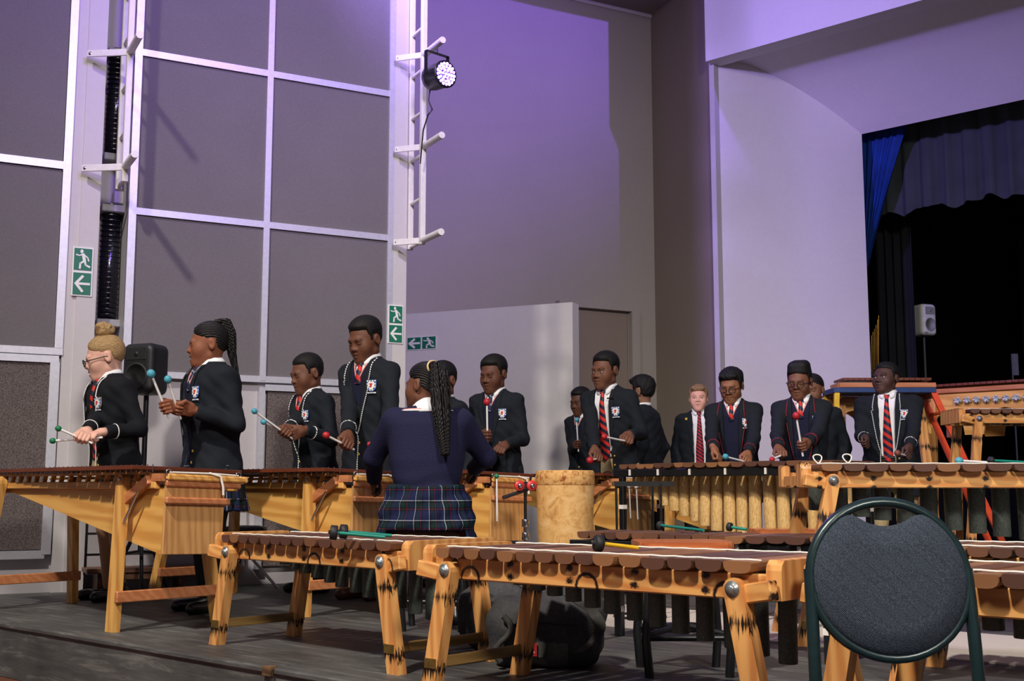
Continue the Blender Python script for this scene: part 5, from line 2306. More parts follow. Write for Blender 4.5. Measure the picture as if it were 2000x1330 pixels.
def head_sdf(P, fem=0.0, smile=0.0, neck_to=None, mouth_open=0.0, wide=1.0):
    P = P.copy()
    P[:, 0] = P[:, 0] / wide
    d = s_ell(P, (0, 0.016, 0.140), (0.0735, 0.093, 0.085))
    # face block, jaw, chin
    d = smin(d, s_ell(P, (0, -0.026, 0.090), (0.060, 0.062, 0.070)), 0.03)
    jw = 0.044 - 0.006 * fem
    for s in (-1, 1):
        d = smin(d, s_cap(P, (s * jw, 0.0, 0.050), (s * 0.014, -0.066, 0.017), 0.022, 0.018), 0.026)
    d = smin(d, s_ell(P, (0, -0.060, 0.046), (0.036, 0.030, 0.034)), 0.030)
    d = smin(d, s_sph(P, (0, -0.074, 0.014), 0.0145 - 0.002 * fem), 0.016)
    for s in (-1, 1):
        d = smin(d, s_ell(P, (s * 0.038, -0.050, 0.080 + 0.004 * smile), (0.024, 0.026, 0.030)), 0.030)
    # brow and sockets
    d = smin(d, s_cap(P, (-0.030, -0.078, 0.130), (0.030, -0.078, 0.130), 0.010), 0.020)
    for s in (-1, 1):
        d = smax(d, -s_ell(P, (s * 0.031, -0.098, 0.113), (0.019, 0.013, 0.010)), 0.012)
        d = smin(d, s_sph(P, (s * 0.0305, -0.0735, 0.1125), 0.0122), 0.003)
    # nose
    n = s_cap(P, (0, -0.081, 0.124), (0, -0.0965, 0.090), 0.0070, 0.0095)
    n = smin(n, s_ell(P, (0, -0.0965, 0.0855), (0.0125, 0.0120, 0.0092)), 0.008)
    for s in (-1, 1):
        n = smin(n, s_ell(P, (s * 0.0145, -0.089, 0.0835), (0.0085, 0.011, 0.0080)), 0.006)
    d = smin(d, n, 0.009)
    d = smin(d, s_ell(P, (0, -0.074, 0.066), (0.022, 0.016, 0.014)), 0.016)
    # mouth
    mz = 0.0530
    cz = mz + 0.0075 * smile
    cx = 0.0225 + 0.004 * smile
    for s in (-1, 1):
        up = s_cap(P, (s * cx, -0.0770, cz), (s * 0.004, -0.0915, mz + 0.0050), 0.0032, 0.0062)
        lo = s_cap(P, (s * cx * .92, -0.0765, cz - 0.001), (s * 0.0, -0.0900, mz - 0.0078 - 0.006 * mouth_open), 0.0032, 0.0072)
        d = smin(smin(d, up, 0.009), lo, 0.007)
    d = smax(d, -s_ell(P, (0, -0.098, mz - 0.0005 - 0.003 * mouth_open), (cx * 1.02, 0.012 + 0.008 * mouth_open, 0.0016 + 0.0046 * mouth_open)), 0.003)
    # ears
    for s in (-1, 1):
        e = s_ell(P, (s * 0.0765, 0.016, 0.108), (0.0080, 0.0185, 0.029))
        e = smax(e, -s_ell(P, (s * 0.085, 0.012, 0.110), (0.0055, 0.010, 0.017)), 0.005)
        d = smin(d, e, 0.007)
    if neck_to is not None:
        d = smin(d, s_cap(P, (0, 0.026, 0.07), neck_to, 0.047 - 0.006 * fem, 0.052 - 0.008 * fem), 0.022)
    return d


def head_colors(P, skin, eyes='down', fem=0.0, smile=0.0, mouth_open=0.0, wide=1.0, brow=(24, 18, 16), lip=None, gaze=0.0):
    P = P.astype(np.float32).copy()
    P[:, 0] /= wide
    base = np.array(lin(skin)[:3], np.float32)
    if skin[0] < 150:
        base = base * 1.25
    c = np.tile(base, (len(P), 1))

    def blend(mask, rgb, lin_=None):
        nonlocal c
        m_ = np.clip(mask, 0, 1)[:, None]
        t_ = np.array(lin(rgb)[:3], np.float32) if lin_ is None else lin_
        c = c * (1 - m_) + t_ * m_
    mz = 0.0530
    cz, cx = mz + 0.0075 * smile, 0.0225 + 0.004 * smile
    lipc = base * np.array([0.92, 0.66, 0.68], np.float32)
    if lip:
        lipc = np.array(lin(lip)[:3], np.float32)
    dl = None
    for s in (-1, 1):
        q = np.minimum(s_cap(P, (s * cx, -0.079, cz), (s * 0.004, -0.0935, mz + 0.0050), 0.0030, 0.0060),
                       s_cap(P, (s * cx * .92, -0.0785, cz - 0.001), (0, -0.092, mz - 0.0078 - 0.006 * mouth_open), 0.0030, 0.0070))
        dl = q if dl is None else np.minimum(dl, q)
    blend(np.clip(0.6 - dl / 0.002, 0, 1) * 0.8, None, lipc)
    if mouth_open > 0:
        dm = s_ell(P, (0, -0.08, mz - 0.0005 - 0.003 * mouth_open), (cx * 0.8, 0.03, 0.0046 * mouth_open))
        blend((dm < 0.0004).astype(np.float32), (206, 196, 186))
    else:
        dm = s_ell(P, (0, -0.08, mz - 0.0005), (cx * .95, 0.03, 0.0012))
        blend((dm < 0.0008).astype(np.float32) * 0.55, None, base * 0.2)
    for s in (-1, 1):
        db = np.minimum(s_cap(P, (s * 0.014, -0.09, 0.1300), (s * 0.034, -0.085, 0.1350), 0.003, 0.0036), s_cap(P, (s * 0.034, -0.085, 0.1350), (s * 0.050, -0.066, 0.1290), 0.0036, 0.0018))
        blend(np.clip(0.7 - db / 0.003, 0, 1) * (0.7 - 0.15 * fem) * (P[:, 1] < -0.045), brow)
        fr = (P[:, 1] < -0.066)
        dx = P[:, 0] - s * 0.0305
        if eyes == 'open':
            dz = P[:, 2] - 0.1120
            e = (dx / 0.0118) ** 2 + (dz / 0.0046) ** 2
            blend(((e < 1) & fr).astype(np.float32), (176, 168, 160))
            ir = ((dx - gaze * 0.005) ** 2 + dz ** 2) < 0.0048 ** 2
            blend((ir & fr & (e < 1.15)).astype(np.float32), (26, 18, 15))
            ll = np.abs(dz - 0.0050 * np.sqrt(np.clip(1 - (dx / 0.0135) ** 2, 0, 1))) < 0.0017
            blend((ll & fr & (np.abs(dx) < 0.0135)).astype(np.float32) * 0.8, None, base * 0.18)
        else:
            zz = 0.1060 + 0.0030 * (dx / 0.013) ** 2
            ll = (np.abs(P[:, 2] - zz) < 0.0019) & (np.abs(dx) < 0.0140) & fr
            blend(ll.astype(np.float32) * 0.85, None, base * 0.14)
    return c


def hair_sdf(P, style, th, wide=1.0):
    P = P.copy()
    P[:, 0] = P[:, 0] / wide
    y, z, x = P[:, 1], P[:, 2], P[:, 0]
    ax = np.abs(x)
    d0 = s_ell(P, (0, 0.016, 0.140), (0.0735, 0.093, 0.085))
    d0 = smin(d0, s_ell(P, (0, -0.026, 0.090), (0.060, 0.062, 0.070)), 0.03)
    # hairline: front, temple corner, sideburn, behind the ear, nape
    if style in ('short', 'flat'):
        front = 0.181 - 0.10 * ax
        side = np.where(y < -0.030, 0.172 + (y + 0.03) * -0.1, np.where(y < -0.008, 0.112, np.where(y < 0.03, 0.140, 0.075)))
        hl = np.where(y < -0.045, front, side)
    elif style == 'side':
        front = 0.172 + 0.05 * x
        side = np.where(y < -0.035, 0.165, np.where(y < -0.006, 0.105, np.where(y < 0.03, 0.138, 0.062)))
        hl = np.where(y < -0.050, front, side)
    else:
        hl = np.where(y < -0.02, 0.186 - 0.40 * ax - 0.20 * (y + 0.085), 0.150 - 0.95 * (y + 0.02))
        hl = np.where((y > -0.005) & (y < 0.035), np.maximum(hl, 0.139), hl)
        hl = np.maximum(hl, 0.050)
    g = np.clip((z - hl) / 0.022, 0, 1)
    up = np.clip((z - 0.135) / 0.075, 0, 1)
    if style == 'short':
        t = (0.0035 + (th - 0.0035) * up ** 0.8) * g ** 0.6
        d = d0 - t
    elif style == 'flat':
        t = (0.005 + 0.006 * up) * g ** 0.6
        d = smin(d0 - t, s_box(P, (0, 0.014, 0.186 + th * 0.5), (0.068, 0.076, 0.048 + th * 0.5), 0.040), 0.02)
    elif style == 'side':
        t = (0.007 + th * up) * g ** 0.5
        d = d0 - t
        d = smin(d, s_cap(P, (-0.045, -0.060, 0.200), (0.045, -0.060, 0.196), 0.014, 0.010), 0.018)
        d = d + 0.0022 * np.sin(x * 190 + z * 90) * np.sin(y * 130 + x * 60)
    else:
        t = (0.005 + (th - 0.005) * up) * g ** 0.6
        d = d0 - t
    d = smax(d, (hl - z) * 0.8, 0.003)
    return d


PERSON_N = [0]


def ik(s, w, l1, l2, pole):
    s, w, pole = Vector(s), Vector(w), Vector(pole)
    d = w - s
    L = d.length
    if L > (l1 + l2) * 0.985:
        k = L / ((l1 + l2) * 0.985)
        l1, l2 = l1 * k, l2 * k
    L = max(L, abs(l1 - l2) + 0.01)
    dn = d.normalized()
    a = (l1 * l1 - l2 * l2 + L * L) / (2 * L)
    h = math.sqrt(max(l1 * l1 - a * a, 0))
    p = pole - dn * pole.dot(dn)
    p.normalize()
    return s + dn * a + p * h


def person(label, u, v_top, v_chin, Y, face, lean=4, yaw=0, pitch=0, roll=0, skin=(90, 58, 44), hair='short', hair_m=None, hair_th=0.012,
           bw=1.0, fem=0.0, smile=0.0, mouth=0.0, eyes='down', gaze=0.0, wide=1.0, brow=(20, 15, 13),
           blazer=True, blazer_m=None, piping=None, opening='button', jumper=True, tie=None, tie_long=False, crest=True,
           lower='trousers', lower_m=None, shoe_m=None, hands=None, glasses=False, pony=None, cuffpipe=True, seated=None,
           fine=1.0, jumper_m=None, badge=None, lip=None, kc=1.0):
    top = at(u, v_top, Y)
    hh = (at(u, v_top, Y).z - at(u, v_chin, Y).z)
    cp_ = math.cos(math.radians(pitch))
    hh = max(hh - hair_th * 0.8, 0.17)
    if seated:
        hipz = seated['z'] + 0.085
        H = top.z - hair_th
        Hs = hh * 6.6
    else:
        H = top.z - hair_th
        hipz = 0.50 * H
        Hs = H
    S = Hs / 1.6
    th_f = math.radians(face)
    root = thing('person', label, 'person', (0, 0, 0), th_f, 'young musicians in school uniform')
    # ---- torso frame
    Tm = Matrix.Translation((0, 0, hipz)) @ Matrix.Rotation(math.radians(lean), 4, 'X')
    chin = (H - hh - hipz) / math.cos(math.radians(lean)) * 1.0
    zn = chin + 0.008 * S
    zsh = zn - 0.050 * S
    sc = hh / 0.225
    piv = Vector((0, 0.03, 0.06)) * sc
    Rh = Matrix.Rotation(math.radians(yaw), 4, 'Z') @ Matrix.Rotation(math.radians(pitch) - math.radians(lean), 4, 'X') @ Matrix.Rotation(math.radians(roll), 4, 'Y')
    Hm = Tm @ Matrix.Translation((0, -0.012, chin)) @ Matrix.Translation(piv) @ Rh @ Matrix.Translation(-piv) @ Matrix.Scale(sc, 4)
    # root so that the head lands where it should
    hc = Hm @ Vector((0, -0.004, 0.115))
    Rz = Matrix.Rotation(th_f, 4, 'Z')
    hcw = Rz @ hc
    tgt = at(u, (v_top + v_chin) / 2, Y)
    root.location = (tgt.x - hcw.x, tgt.y - hcw.y, 0)
    # lift to match the top exactly (tilted heads come out lower)
    topz = (Hm @ Vector((0, 0.012, 0.225))).z
    W = Matrix.Translation(root.location) @ Rz
    Wi = W.inverted()
    WTi = (W @ Tm).inverted()
    # ---- trunk profile (torso space)
    f_ = bw * S
    rows = np.array([(-0.22 * S, .182, .138), (-0.05 * S, .172, .128), (0.06 * S, .158, .118), (0.13 * S, .150, .112), (0.26 * S, .164, .122),
                     (zsh - 0.06 * S, .178, .116), (zsh - 0.012 * S, .178, .100), (zsh + 0.010 * S, .160, .088), (zsh + 0.030 * S, .112, .076), (zn, .072, .066), (zn + 0.03 * S, .052, .058)], np.float32)
    if fem:
        rows[2:4, 1] *= 0.95
    prz, pra, prb = rows[:, 0], rows[:, 1] * f_, rows[:, 2] * f_
    hem = -0.20 * S

    def ab(z, off):
        return np.interp(z, prz, pra) + off, np.interp(z, prz, prb) + off

    def trunk(P, off, zlo, zhi):
        a, b = ab(P[:, 2], off)
        k = (np.abs(P[:, 0] / a) ** 2.4 + np.abs(P[:, 1] / b) ** 2.4) ** (1 / 2.4)
        d = (k - 1) * np.minimum(a, b) * 0.85
        return np.maximum(np.maximum(d, zlo - P[:, 2]), P[:, 2] - zhi)

    def yf(x, z, off):
        a, b = ab(z, off)
        q = min(abs(x / a), 0.995)
        return -float(b) * (1 - q ** 2.4) ** (1 / 2.4)
    # ---- arms
    l1, l2 = 0.176 * Hs, 0.150 * Hs
    shx = 0.142 * f_
    arms = []
    hv, hq, hcnt = [], [], 0
    hands = hands or {}
    for sd, sg in (('R', -1), ('L', 1)):
        sh = Vector((sg * shx, 0.0, zsh - 0.030 * S))
        spec = hands.get(sd)
        hs_ = sc * 0.92
        if spec:
            gp = WTi @ spec['at']
            sdir = (WTi.to_3x3() @ Vector(spec['dir'])).normalized()
            fwd = (gp - sh)
            pole = Vector(spec.get('pole', (sg * 0.30, 0.45, -1.0)))
            # hand frame: x along the stick (thumb side towards the head), y from the wrist, z back of hand
            el = ik(sh, gp, l1, l2 + 0.08 * S, pole)
            y_ = (gp - el).normalized()
            x_ = sdir - y_ * sdir.dot(y_) * 0.85
            x_.normalize()
            y_ = (y_ - x_ * y_.dot(x_)).normalized()
            z_ = x_.cross(y_)
            mir = 1
            if spec.get('up', 1) * (z_.z if abs(z_.z) > 0.15 else z_.x * sg * 1.0) < 0:
                z_ = -z_
                mir = -1
            R = Matrix(((x_.x, y_.x, z_.x), (x_.y, y_.y, z_.y), (x_.z, y_.z, z_.z))).to_4x4()
            g = Vector((GRIP.x, GRIP.y, GRIP.z)) * hs_
            wr = gp - (R.to_3x3() @ g)
            HM = Matrix.Translation(wr) @ R @ Matrix.Scale(hs_, 4)
            el = ik(sh, wr, l1, l2, pole)
            flip = mir < 0
        else:
            wr = Vector((sg * (shx + 0.055), -0.03, zsh - (l1 + l2) * 0.97))
            el = ik(sh, wr, l1, l2, (sg * 0.3, 1, 0))
            y_ = (wr - el).normalized()
            x_ = Vector((0, -1, 0))
            x_ = (x_ - y_ * x_.dot(y_)).normalized()
            z_ = x_.cross(y_)
            flip = False
            if z_.x * sg < 0:
                z_ = -z_
                flip = True
            R = Matrix(((x_.x, y_.x, z_.x), (x_.y, y_.y, z_.y), (x_.z, y_.z, z_.z))).to_4x4()
            HM = Matrix.Translation(wr) @ R @ Matrix.Scale(hs_, 4)
        arms.append((sg, sh, el, wr))
        hv.append(xf(HAND_V, Tm @ HM))
        hq.append((HAND_Q[:, ::-1] if flip else HAND_Q) + hcnt)
        hcnt += len(HAND_V)
    # ---- body: head, neck, hidden trunk and limbs, hands in one mesh
    nb_ = (Hm.inverted() @ (Tm @ Vector((0, 0.012, zn - 0.02 * S))))
    gh = 0.0032 / fine
    v, q = surf(lambda P: head_sdf(P, fem, smile, nb_[:], mouth, wide), (-0.10, -0.125, min(-0.09, nb_.z - .05)), (0.10, 0.125, 0.235), gh)
    cols = head_colors(v, skin, eyes, fem, smile, mouth, wide, brow, lip, gaze)
    V_, Q_, C_ = [xf(v, Hm)], [q], [cols]
    n0 = len(v)

    def core(P):
        d = trunk(P, -0.034 * S, -0.14 * S, zn)
        for sg, sh, el, wr in arms:
            d = smin(d, np.minimum(s_cap(P, sh, el, 0.040 * S, 0.034 * S), s_cap(P, el, wr, 0.034 * S, 0.022 * S)), 0.03)
        return d
    v, q = surf(core, (-0.62, -0.62, -0.2), (0.62, 0.45, zn + 0.1), 0.016)
    V_.append(xf(v, Tm))
    Q_.append(q + n0)
    n0 += len(v)
    sk = np.array(lin(skin)[:3], np.float32) * (1.25 if skin[0] < 150 else 1.0)
    C_.append(np.tile(sk, (len(v), 1)))
    # legs
    hx = 0.082 * f_
    knee, ank = 0.27 * Hs, 0.05 * Hs
    legs = []
    for sg in (-1, 1):
        if seated:
            hp = Vector((sg * hx, -0.02, seated['z'] + 0.08))
            kn = Vector((sg * (hx + 0.07), -0.40 * S, seated['z'] + 0.07))
            ak = Vector((sg * (hx + 0.05), -0.38 * S, ank))
        else:
            hp = Vector((sg * hx, 0.0, hipz - 0.02))
            kn = Vector((sg * hx * 0.95, -0.012, knee))
            ak = Vector((sg * hx * 0.9, 0.02, ank))
        legs.append((sg, hp, kn, ak))

    def legf(P, r0, r1, r2, grow=0.0):
        d = None
        for sg, hp, kn, ak in legs:
            e = smin(s_cap(P, hp, kn, r0, r1), s_cap(P, kn, ak, r1, r2), 0.03)
            d = e if d is None else smin(d, e, 0.03)
        return d
    zhi_l = hipz + 0.12
    v, q = surf(lambda P: legf(P, 0.075 * f_, 0.050 * S, 0.034 * S), (-0.42, -0.62, -0.01), (0.42, 0.3, zhi_l + 0.05), 0.014)
    V_.append(v)
    Q_.append(q + n0)
    n0 += len(v)
    legcol = np.array(lin((176, 136, 104))[:3], np.float32) if lower == 'skirt_bare' else sk
    C_.append(np.tile(legcol, (len(v), 1)))
    V_.append(np.concatenate(hv))
    Q_.append(np.concatenate(hq) + n0)
    C_.append(np.tile(sk * 1.05, (hcnt, 1)))
    body = bpy.data.objects.new('body', np_mesh('body', np.concatenate(V_), np.concatenate(Q_), M_skin, np.concatenate(C_)))
    link(body, root)
    # ---- hair
    hm_ = hair_m or M_afro
    v, q = surf(lambda P: hair_sdf(P, hair, hair_th, wide), (-0.115, -0.125, 0.03), (0.115, 0.145, 0.30), 0.0042 / fine)
    ho = bpy.data.objects.new('hair', np_mesh('hair', v, q, hm_))
    link(ho, root)
    ho.matrix_local = Hm
    if pony:
        pony(root, Hm, hm_)
    # ---- glasses
    if glasses:
        m = MB()
        for s in (-1, 1):
            pts = [(s * 0.032 + 0.0225 * math.copysign(abs(math.cos(a)) ** 0.8, math.cos(a)), -0.108 + 0.3 * (0.0225 * math.cos(a) * s) * (1 if s * math.cos(a) > 0 else 0.2), 0.108 + 0.0175 * math.copysign(abs(math.sin(a)) ** 0.8, math.sin(a))) for a in np.linspace(0, 2 * math.pi, 21)[:-1]]
            m.tube(pts, 0.0027, 6, closed=True)
            m.tube([(s * 0.054, -0.100, 0.114), (s * 0.074, -0.06, 0.114), (s * 0.080, 0.0, 0.114), (s * 0.079, 0.016, 0.110)], 0.0026, 6)
        m.tube([(-0.011, -0.111, 0.111), (0, -0.113, 0.114), (0.011, -0.111, 0.111)], 0.0018, 5)
        go = m.build('glasses', M_glass, root)
        go.matrix_local = Hm
    # ---- upper clothes
    blz = blazer_m or M_blazer
    zb_ = 0.09 * S

    def vw(z):
        """half width of the front opening of the blazer"""
        if opening == 'button':
            return np.interp(z, [hem, zb_ - 0.03, zb_, zn - 0.02, zn + 0.03], [-0.02, -0.02, 0.0, 0.062 * S, 0.066 * S])
        return np.interp(z, [hem, zb_, zsh - 0.1 * S, zn - 0.02, zn + 0.03], [0.060 * S, 0.050 * S, 0.058 * S, 0.066 * S, 0.066 * S])

    def sleeves(P, r0, r1, r2):
        d = None
        for sg, sh, el, wr in arms:
            w2 = el.lerp(wr, 0.96)
            dn = (wr - el).normalized()
            fo = np.maximum(s_cap(P, el, w2, r1, r2), (P - V3(w2)) @ V3(dn) - 0.002)
            e = smin(s_cap(P, sh, el, r0, r1), fo, 0.02)
            d = e if d is None else np.minimum(d, e)
        return d

    def wr_(P):
        return 0.0028 * np.sin(P[:, 2] * 60 + P[:, 0] * 33) * np.sin(P[:, 1] * 40 + P[:, 0] * 27 + P[:, 2] * 18)

    def blazer_f(P):
        d = trunk(P, 0.0, hem, zn + 0.012)
        cut = np.abs(P[:, 0]) - vw(P[:, 2])
        d = np.maximum(d, -np.maximum(cut, P[:, 1] + 0.02))
        # collar opening round the neck
        d = np.maximum(d, -(np.sqrt(P[:, 0] ** 2 + (P[:, 1] - 0.005) ** 2) - 0.060 * S + (zn + 0.02 - P[:, 2]).clip(0, 1) * 1.6))
        d = smin(d, sleeves(P, 0.054 * f_, 0.046 * S, 0.039 * S), 0.030)
        return d + wr_(P)

    def jumper_f(P):
        off = -0.012 if blazer else 0.0
        d = trunk(P, off, (hem * 0.6 if blazer else 0.035 * S), zn - 0.004)
        if not blazer:
            d = smin(d, sleeves(P, 0.062 * f_, 0.056 * S, 0.044 * S), 0.035)
        if blazer:
            w_ = np.interp(P[:, 2], [zn - 0.135 * S, zn + 0.02], [0.0, 0.062 * S])
            cut = np.abs(P[:, 0]) - w_
            cut = np.where(P[:, 2] < zn - 0.135 * S, (zn - 0.135 * S) - P[:, 2], cut)
            d = np.maximum(d, -np.maximum(cut, P[:, 1] + 0.01))
        if not blazer:
            fold = 0.005 * np.sin(P[:, 2] * 70 + np.sin(P[:, 0] * 20) * 1.5) * np.exp(-((P[:, 2] - 0.05) / 0.09) ** 2)
            return d + fold
        return d
    lo, hi = (-0.62, -0.62, hem - 0.02), (0.62, 0.45, zn + 0.06)
    up_o = None
    if blazer:
        v, q = surf(blazer_f, lo, hi, 0.0078 / (fine ** 0.5))
        up_o = bpy.data.objects.new('blazer', np_mesh('blazer', v, q, blz))
        link(up_o, root)
        up_o.matrix_local = Tm
    if jumper:
        v, q = surf(jumper_f, lo, hi, 0.009 if blazer else 0.0085)
        jo = bpy.data.objects.new('jumper', np_mesh('jumper', v, q, jumper_m or M_jumper))
        link(jo, root)
        jo.matrix_local = Tm
        if up_o is None:
            up_o = jo
    v, q = surf(lambda P: np.maximum(trunk(P, -0.020, (0.065 * S if not (jumper and not blazer) else hem * 0.3), zn + 0.004), -(np.sqrt(P[:, 0] ** 2 + P[:, 1] ** 2) - 0.035)), lo, hi, 0.011)
    so_ = bpy.data.objects.new('shirt', np_mesh('shirt', v, q, M_shirt))
    link(so_, root)
    so_.matrix_local = Tm
    # collar
    m = MB()
    for sg in (-1, 1):
        P_ = []
        for k in range(15):
            ph = math.radians(8 + 172 * k / 14)           # from the front round to the back
            sx, cy = math.sin(ph) * sg, -math.cos(ph)
            rt = 0.050 * S
            fr = math.exp(-(math.degrees(ph) / 34) ** 2)
            rb = (0.070 * S + 0.010 * S * fr) * kc + (0.02 if kc > 1 else 0)
            zt_ = zn + 0.030 * S + 0.012 * S * (1 - math.cos(ph)) * 0.5 - 0.030 * S * fr
            zb2_ = zn + 0.002 - 0.050 * S * fr - (0.038 if kc > 1 else 0)
            xs_ = (1 + 0.9 * fr)
            A = Vector((rt * sx, rt * cy * 1.12 + 0.004, zt_))
            Bp = Vector((rb * sx * xs_ + sg * 0.010 * fr, min(rb * cy * 1.05 + 0.004, 9), zb2_))
            if fr > 0.15:
                Bp.y = min(Bp.y, yf(Bp.x, Bp.z, -0.012) - 0.006)
            C_m = (A + Bp) / 2 + Vector((sx, cy, 0)) * 0.006
            P_.append([A, C_m, Bp, Bp - Vector((sx, cy, 0)) * 0.005 - Vector((0, 0, 0.002))])
        if sg > 0:
            P_ = [r[::-1] for r in P_]
        m.grid(P_)
    co = m.build('collar', M_shirt, so_)
    # tie
    if tie is not None:
        m = MB()
        z0 = zn - 0.014 * S
        zend = (0.045 * S if tie_long else zn - 0.150 * S)
        offt = -0.012
        P_ = []
        nk = 18
        for k in range(nk + 1):
            s = k / nk
            z = z0 + (zend - z0) * s
            if s < 0.0:
                pass
            L_ = (z0 - z)
            if L_ < 0.036 * S:
                w_ = 0.021 * S - 0.011 * L_ / 0.036
                bul = 0.012
            else:
                w_ = 0.013 * S + 0.022 * S * min((L_ - 0.036 * S) / (0.30 * S), 1)
                bul = 0.006
            if tie_long and s > 0.93:
                w_ *= (1 - s) / 0.07 + 0.05
            y = yf(0, z, offt) - bul
            y = min(y, -0.062 * S)
            P_.append([(-w_, y + 0.010, z), (-w_ * .92, y + 0.001, z), (0, y - 0.004, z), (w_ * .92, y + 0.001, z), (w_, y + 0.010, z)])
        m.grid(P_)
        to = m.build('tie', tie, root)
        to.matrix_local = Tm
    if jumper and blazer:
        m = MB()
        for sg in (-1, 1):
            for o_, mt in ((0.0, 0), (0.007, 1)):
                pass
            pts = []
            for s in np.linspace(0, 1, 8):
                z = zn - 0.137 * S + 0.12 * S * s
                x = sg * (0.002 + 0.050 * S * s)
                pts.append((x, yf(x, z, -0.012) - 0.002, z))
            m.tube(pts, 0.0042, 6)
        tr_ = m.build('neck_trim', M_trim, jo)
    if not blazer:
        m = MB()
        for (zo_, mt_) in ((-0.030, 0), (-0.037, 1)):
            pts = []
            for t_ in np.linspace(0, 2 * math.pi, 33)[:-1]:
                z_ = zn + zo_ * S + 0.0
                a_, b_ = ab(z_, 0.003)
                pts.append((float(a_) * math.cos(t_), float(b_) * math.sin(t_), z_))
            m.mi = mt_
            m.tube(pts, 0.0045, 6, closed=True)
        m.build('neck_trim', [M_trim, M_pipesolid], jo)
    if blazer:
        # lapels
        m = MB()
        for sg in (-1, 1):
            P_ = []
            zl0 = zb_ + 0.01
            zl1 = zn - 0.012
            for k in range(19):
                s = k / 18
                z = zl0 + (zl1 - zl0) * s
                xi = float(vw(np.array([z]))[0]) + 0.001
                sn = 0.70
                wmax = 0.050 * S
                w_ = wmax * (s / sn) ** 0.7 if s <= sn else wmax * (0.72 if s < sn + 0.06 else 0.8 - 0.45 * (s - sn - .06) / (1 - sn))
                row = []
                for j in range(5):
                    x = xi + w_ * j / 4
                    zz = z + (0.03 * S * (j / 4) if s < sn else 0.006 * S * (j / 4))
                    o_ = 0.005 + 0.004 * math.sin(j / 4 * math.pi)
                    row.append((sg * x, yf(x, min(zz, zn), o_) - 0.001, zz))
                P_.append(row if sg > 0 else row[::-1])
            m.grid(P_)
        lp = m.build('lapels', blz, up_o)
        if piping is not None:
            m = MB()
            for sg in (-1, 1):
                pts = []
                for k in range(19):
                    s = k / 18
                    z = zl0 + (zl1 - zl0) * s
                    xi = float(vw(np.array([z]))[0]) + 0.001
                    w_ = wmax * (s / sn) ** 0.7 if s <= sn else wmax * (0.72 if s < sn + 0.06 else 0.8 - 0.45 * (s - sn - .06) / (1 - sn))
                    x = xi + w_
                    zz = z + (0.03 * S if s < sn else 0.006 * S)
                    pts.append((sg * x, yf(x, min(zz, zn), 0.007) - 0.002, zz))
                low = []
                for z in np.linspace(hem + 0.01, zl0, 7):
                    x = max(float(vw(np.array([z]))[0]), 0.004 if opening == 'button' else 0) + 0.003
                    low.append((sg * x * (1 if (opening != 'button' or sg > 0) else -1), yf(x, z, 0.004) - 0.002, z))
                if opening != 'button' or sg > 0:
                    pts = low + pts
                m.tube(pts, 0.0036, 6)
            m.build('edge_piping', piping, up_o)
            if cuffpipe:
                for sg, sh, el, wr in arms:
                    m = MB()
                    c = el.lerp(wr, 0.70)
                    dn = (wr - el).normalized()
                    a_ = dn.orthogonal().normalized()
                    b_ = dn.cross(a_)
                    r_ = 0.0425 * S
                    m.tube([c + (a_ * math.cos(t_) + b_ * math.sin(t_)) * r_ for t_ in np.linspace(0, 2 * math.pi, 25)[:-1]], 0.0034, 6, closed=True)
                    m.build('cuff_piping', piping, up_o)
        # buttons
        for z in (zb_ - 0.012, zb_ - 0.075 * S):
            m = MB()
            xb_ = 0.012 if opening == 'button' else 0.075
            m.lathe([(0.0085, 0), (0.0085, 0.003), (0.004, 0.006)], 10, axis_M((xb_ * (1), yf(xb_, z, 0.001) - 0.001, z), (0, -1, 0)))
            m.build('button', M_gold, up_o)
        if crest:
            cx_, cz_ = 0.098 * f_, zn - 0.165 * S
            hw, ht = 0.027 * S, 0.033 * S
            if crest == 'low':
                cz_ -= 0.03

            def shield(mb, kx, kz, off, dz=0.0):
                L_, R_ = [], []
                P_ = []
                for k in range(9):
                    s = k / 8
                    z = ht * kz * (1 - 2 * s)
                    w_ = hw * kx * (1.0 if s < 0.45 else math.sqrt(max(0.0, 1 - ((s - 0.45) / 0.56) ** 2)))
                    P_.append([(cx_ + w_ * t_, yf(cx_ + w_ * t_, cz_ + z + dz, off), cz_ + z + dz) for t_ in (-1, -.5, 0, .5, 1)])
                mb.grid(P_)

            def sq(mb, x, z, w_, h_, off):
                P_ = [[(cx_ + x + a * w_ / 2, yf(cx_ + x + a * w_ / 2, cz_ + z, off), cz_ + z + b * h_ / 2) for a in (-1, 1)] for b in (1, -1)]
                mb.grid(P_)
            m = MB()
            if crest == 'round':
                m.mi = 2
                shield(m, 1.08, 1.06, 0.008)
            m.mi = 0
            shield(m, 1.0, 1.0, 0.0105)
            m.mi = 1
            for (a, b) in ((-.8, .82), (-.27, .82), (.27, .82), (.8, .82), (-.8, .3), (.8, .3), (-.74, -.25), (.74, -.25), (-.3, -.75), (.3, -.75)):
                sq(m, a * hw * 1.0, b * ht * 0.98, hw * .24, ht * .24, 0.0125)
            shield(m, 0.62, 0.66, 0.013)
            m.mi = 3
            sq(m, 0, 0.30 * ht, hw * .62, ht * .22, 0.0150)
            sq(m, 0, 0.12 * ht, hw * .40, ht * .30, 0.0152)
            sq(m, -.1 * hw, -0.16 * ht, hw * .5, ht * .18, 0.0154)
            m.mi = 2
            for (a, b) in ((-.54, .82), (.54, .82), (-.8, -.0), (.8, -.0), (0, -.8)):
                sq(m, a * hw, b * ht, hw * .2, ht * .2, 0.0135)
            m.mi = 1
            sq(m, 0, -1.22 * ht, hw * 1.7, ht * .22, 0.010)
            m.mi = 0
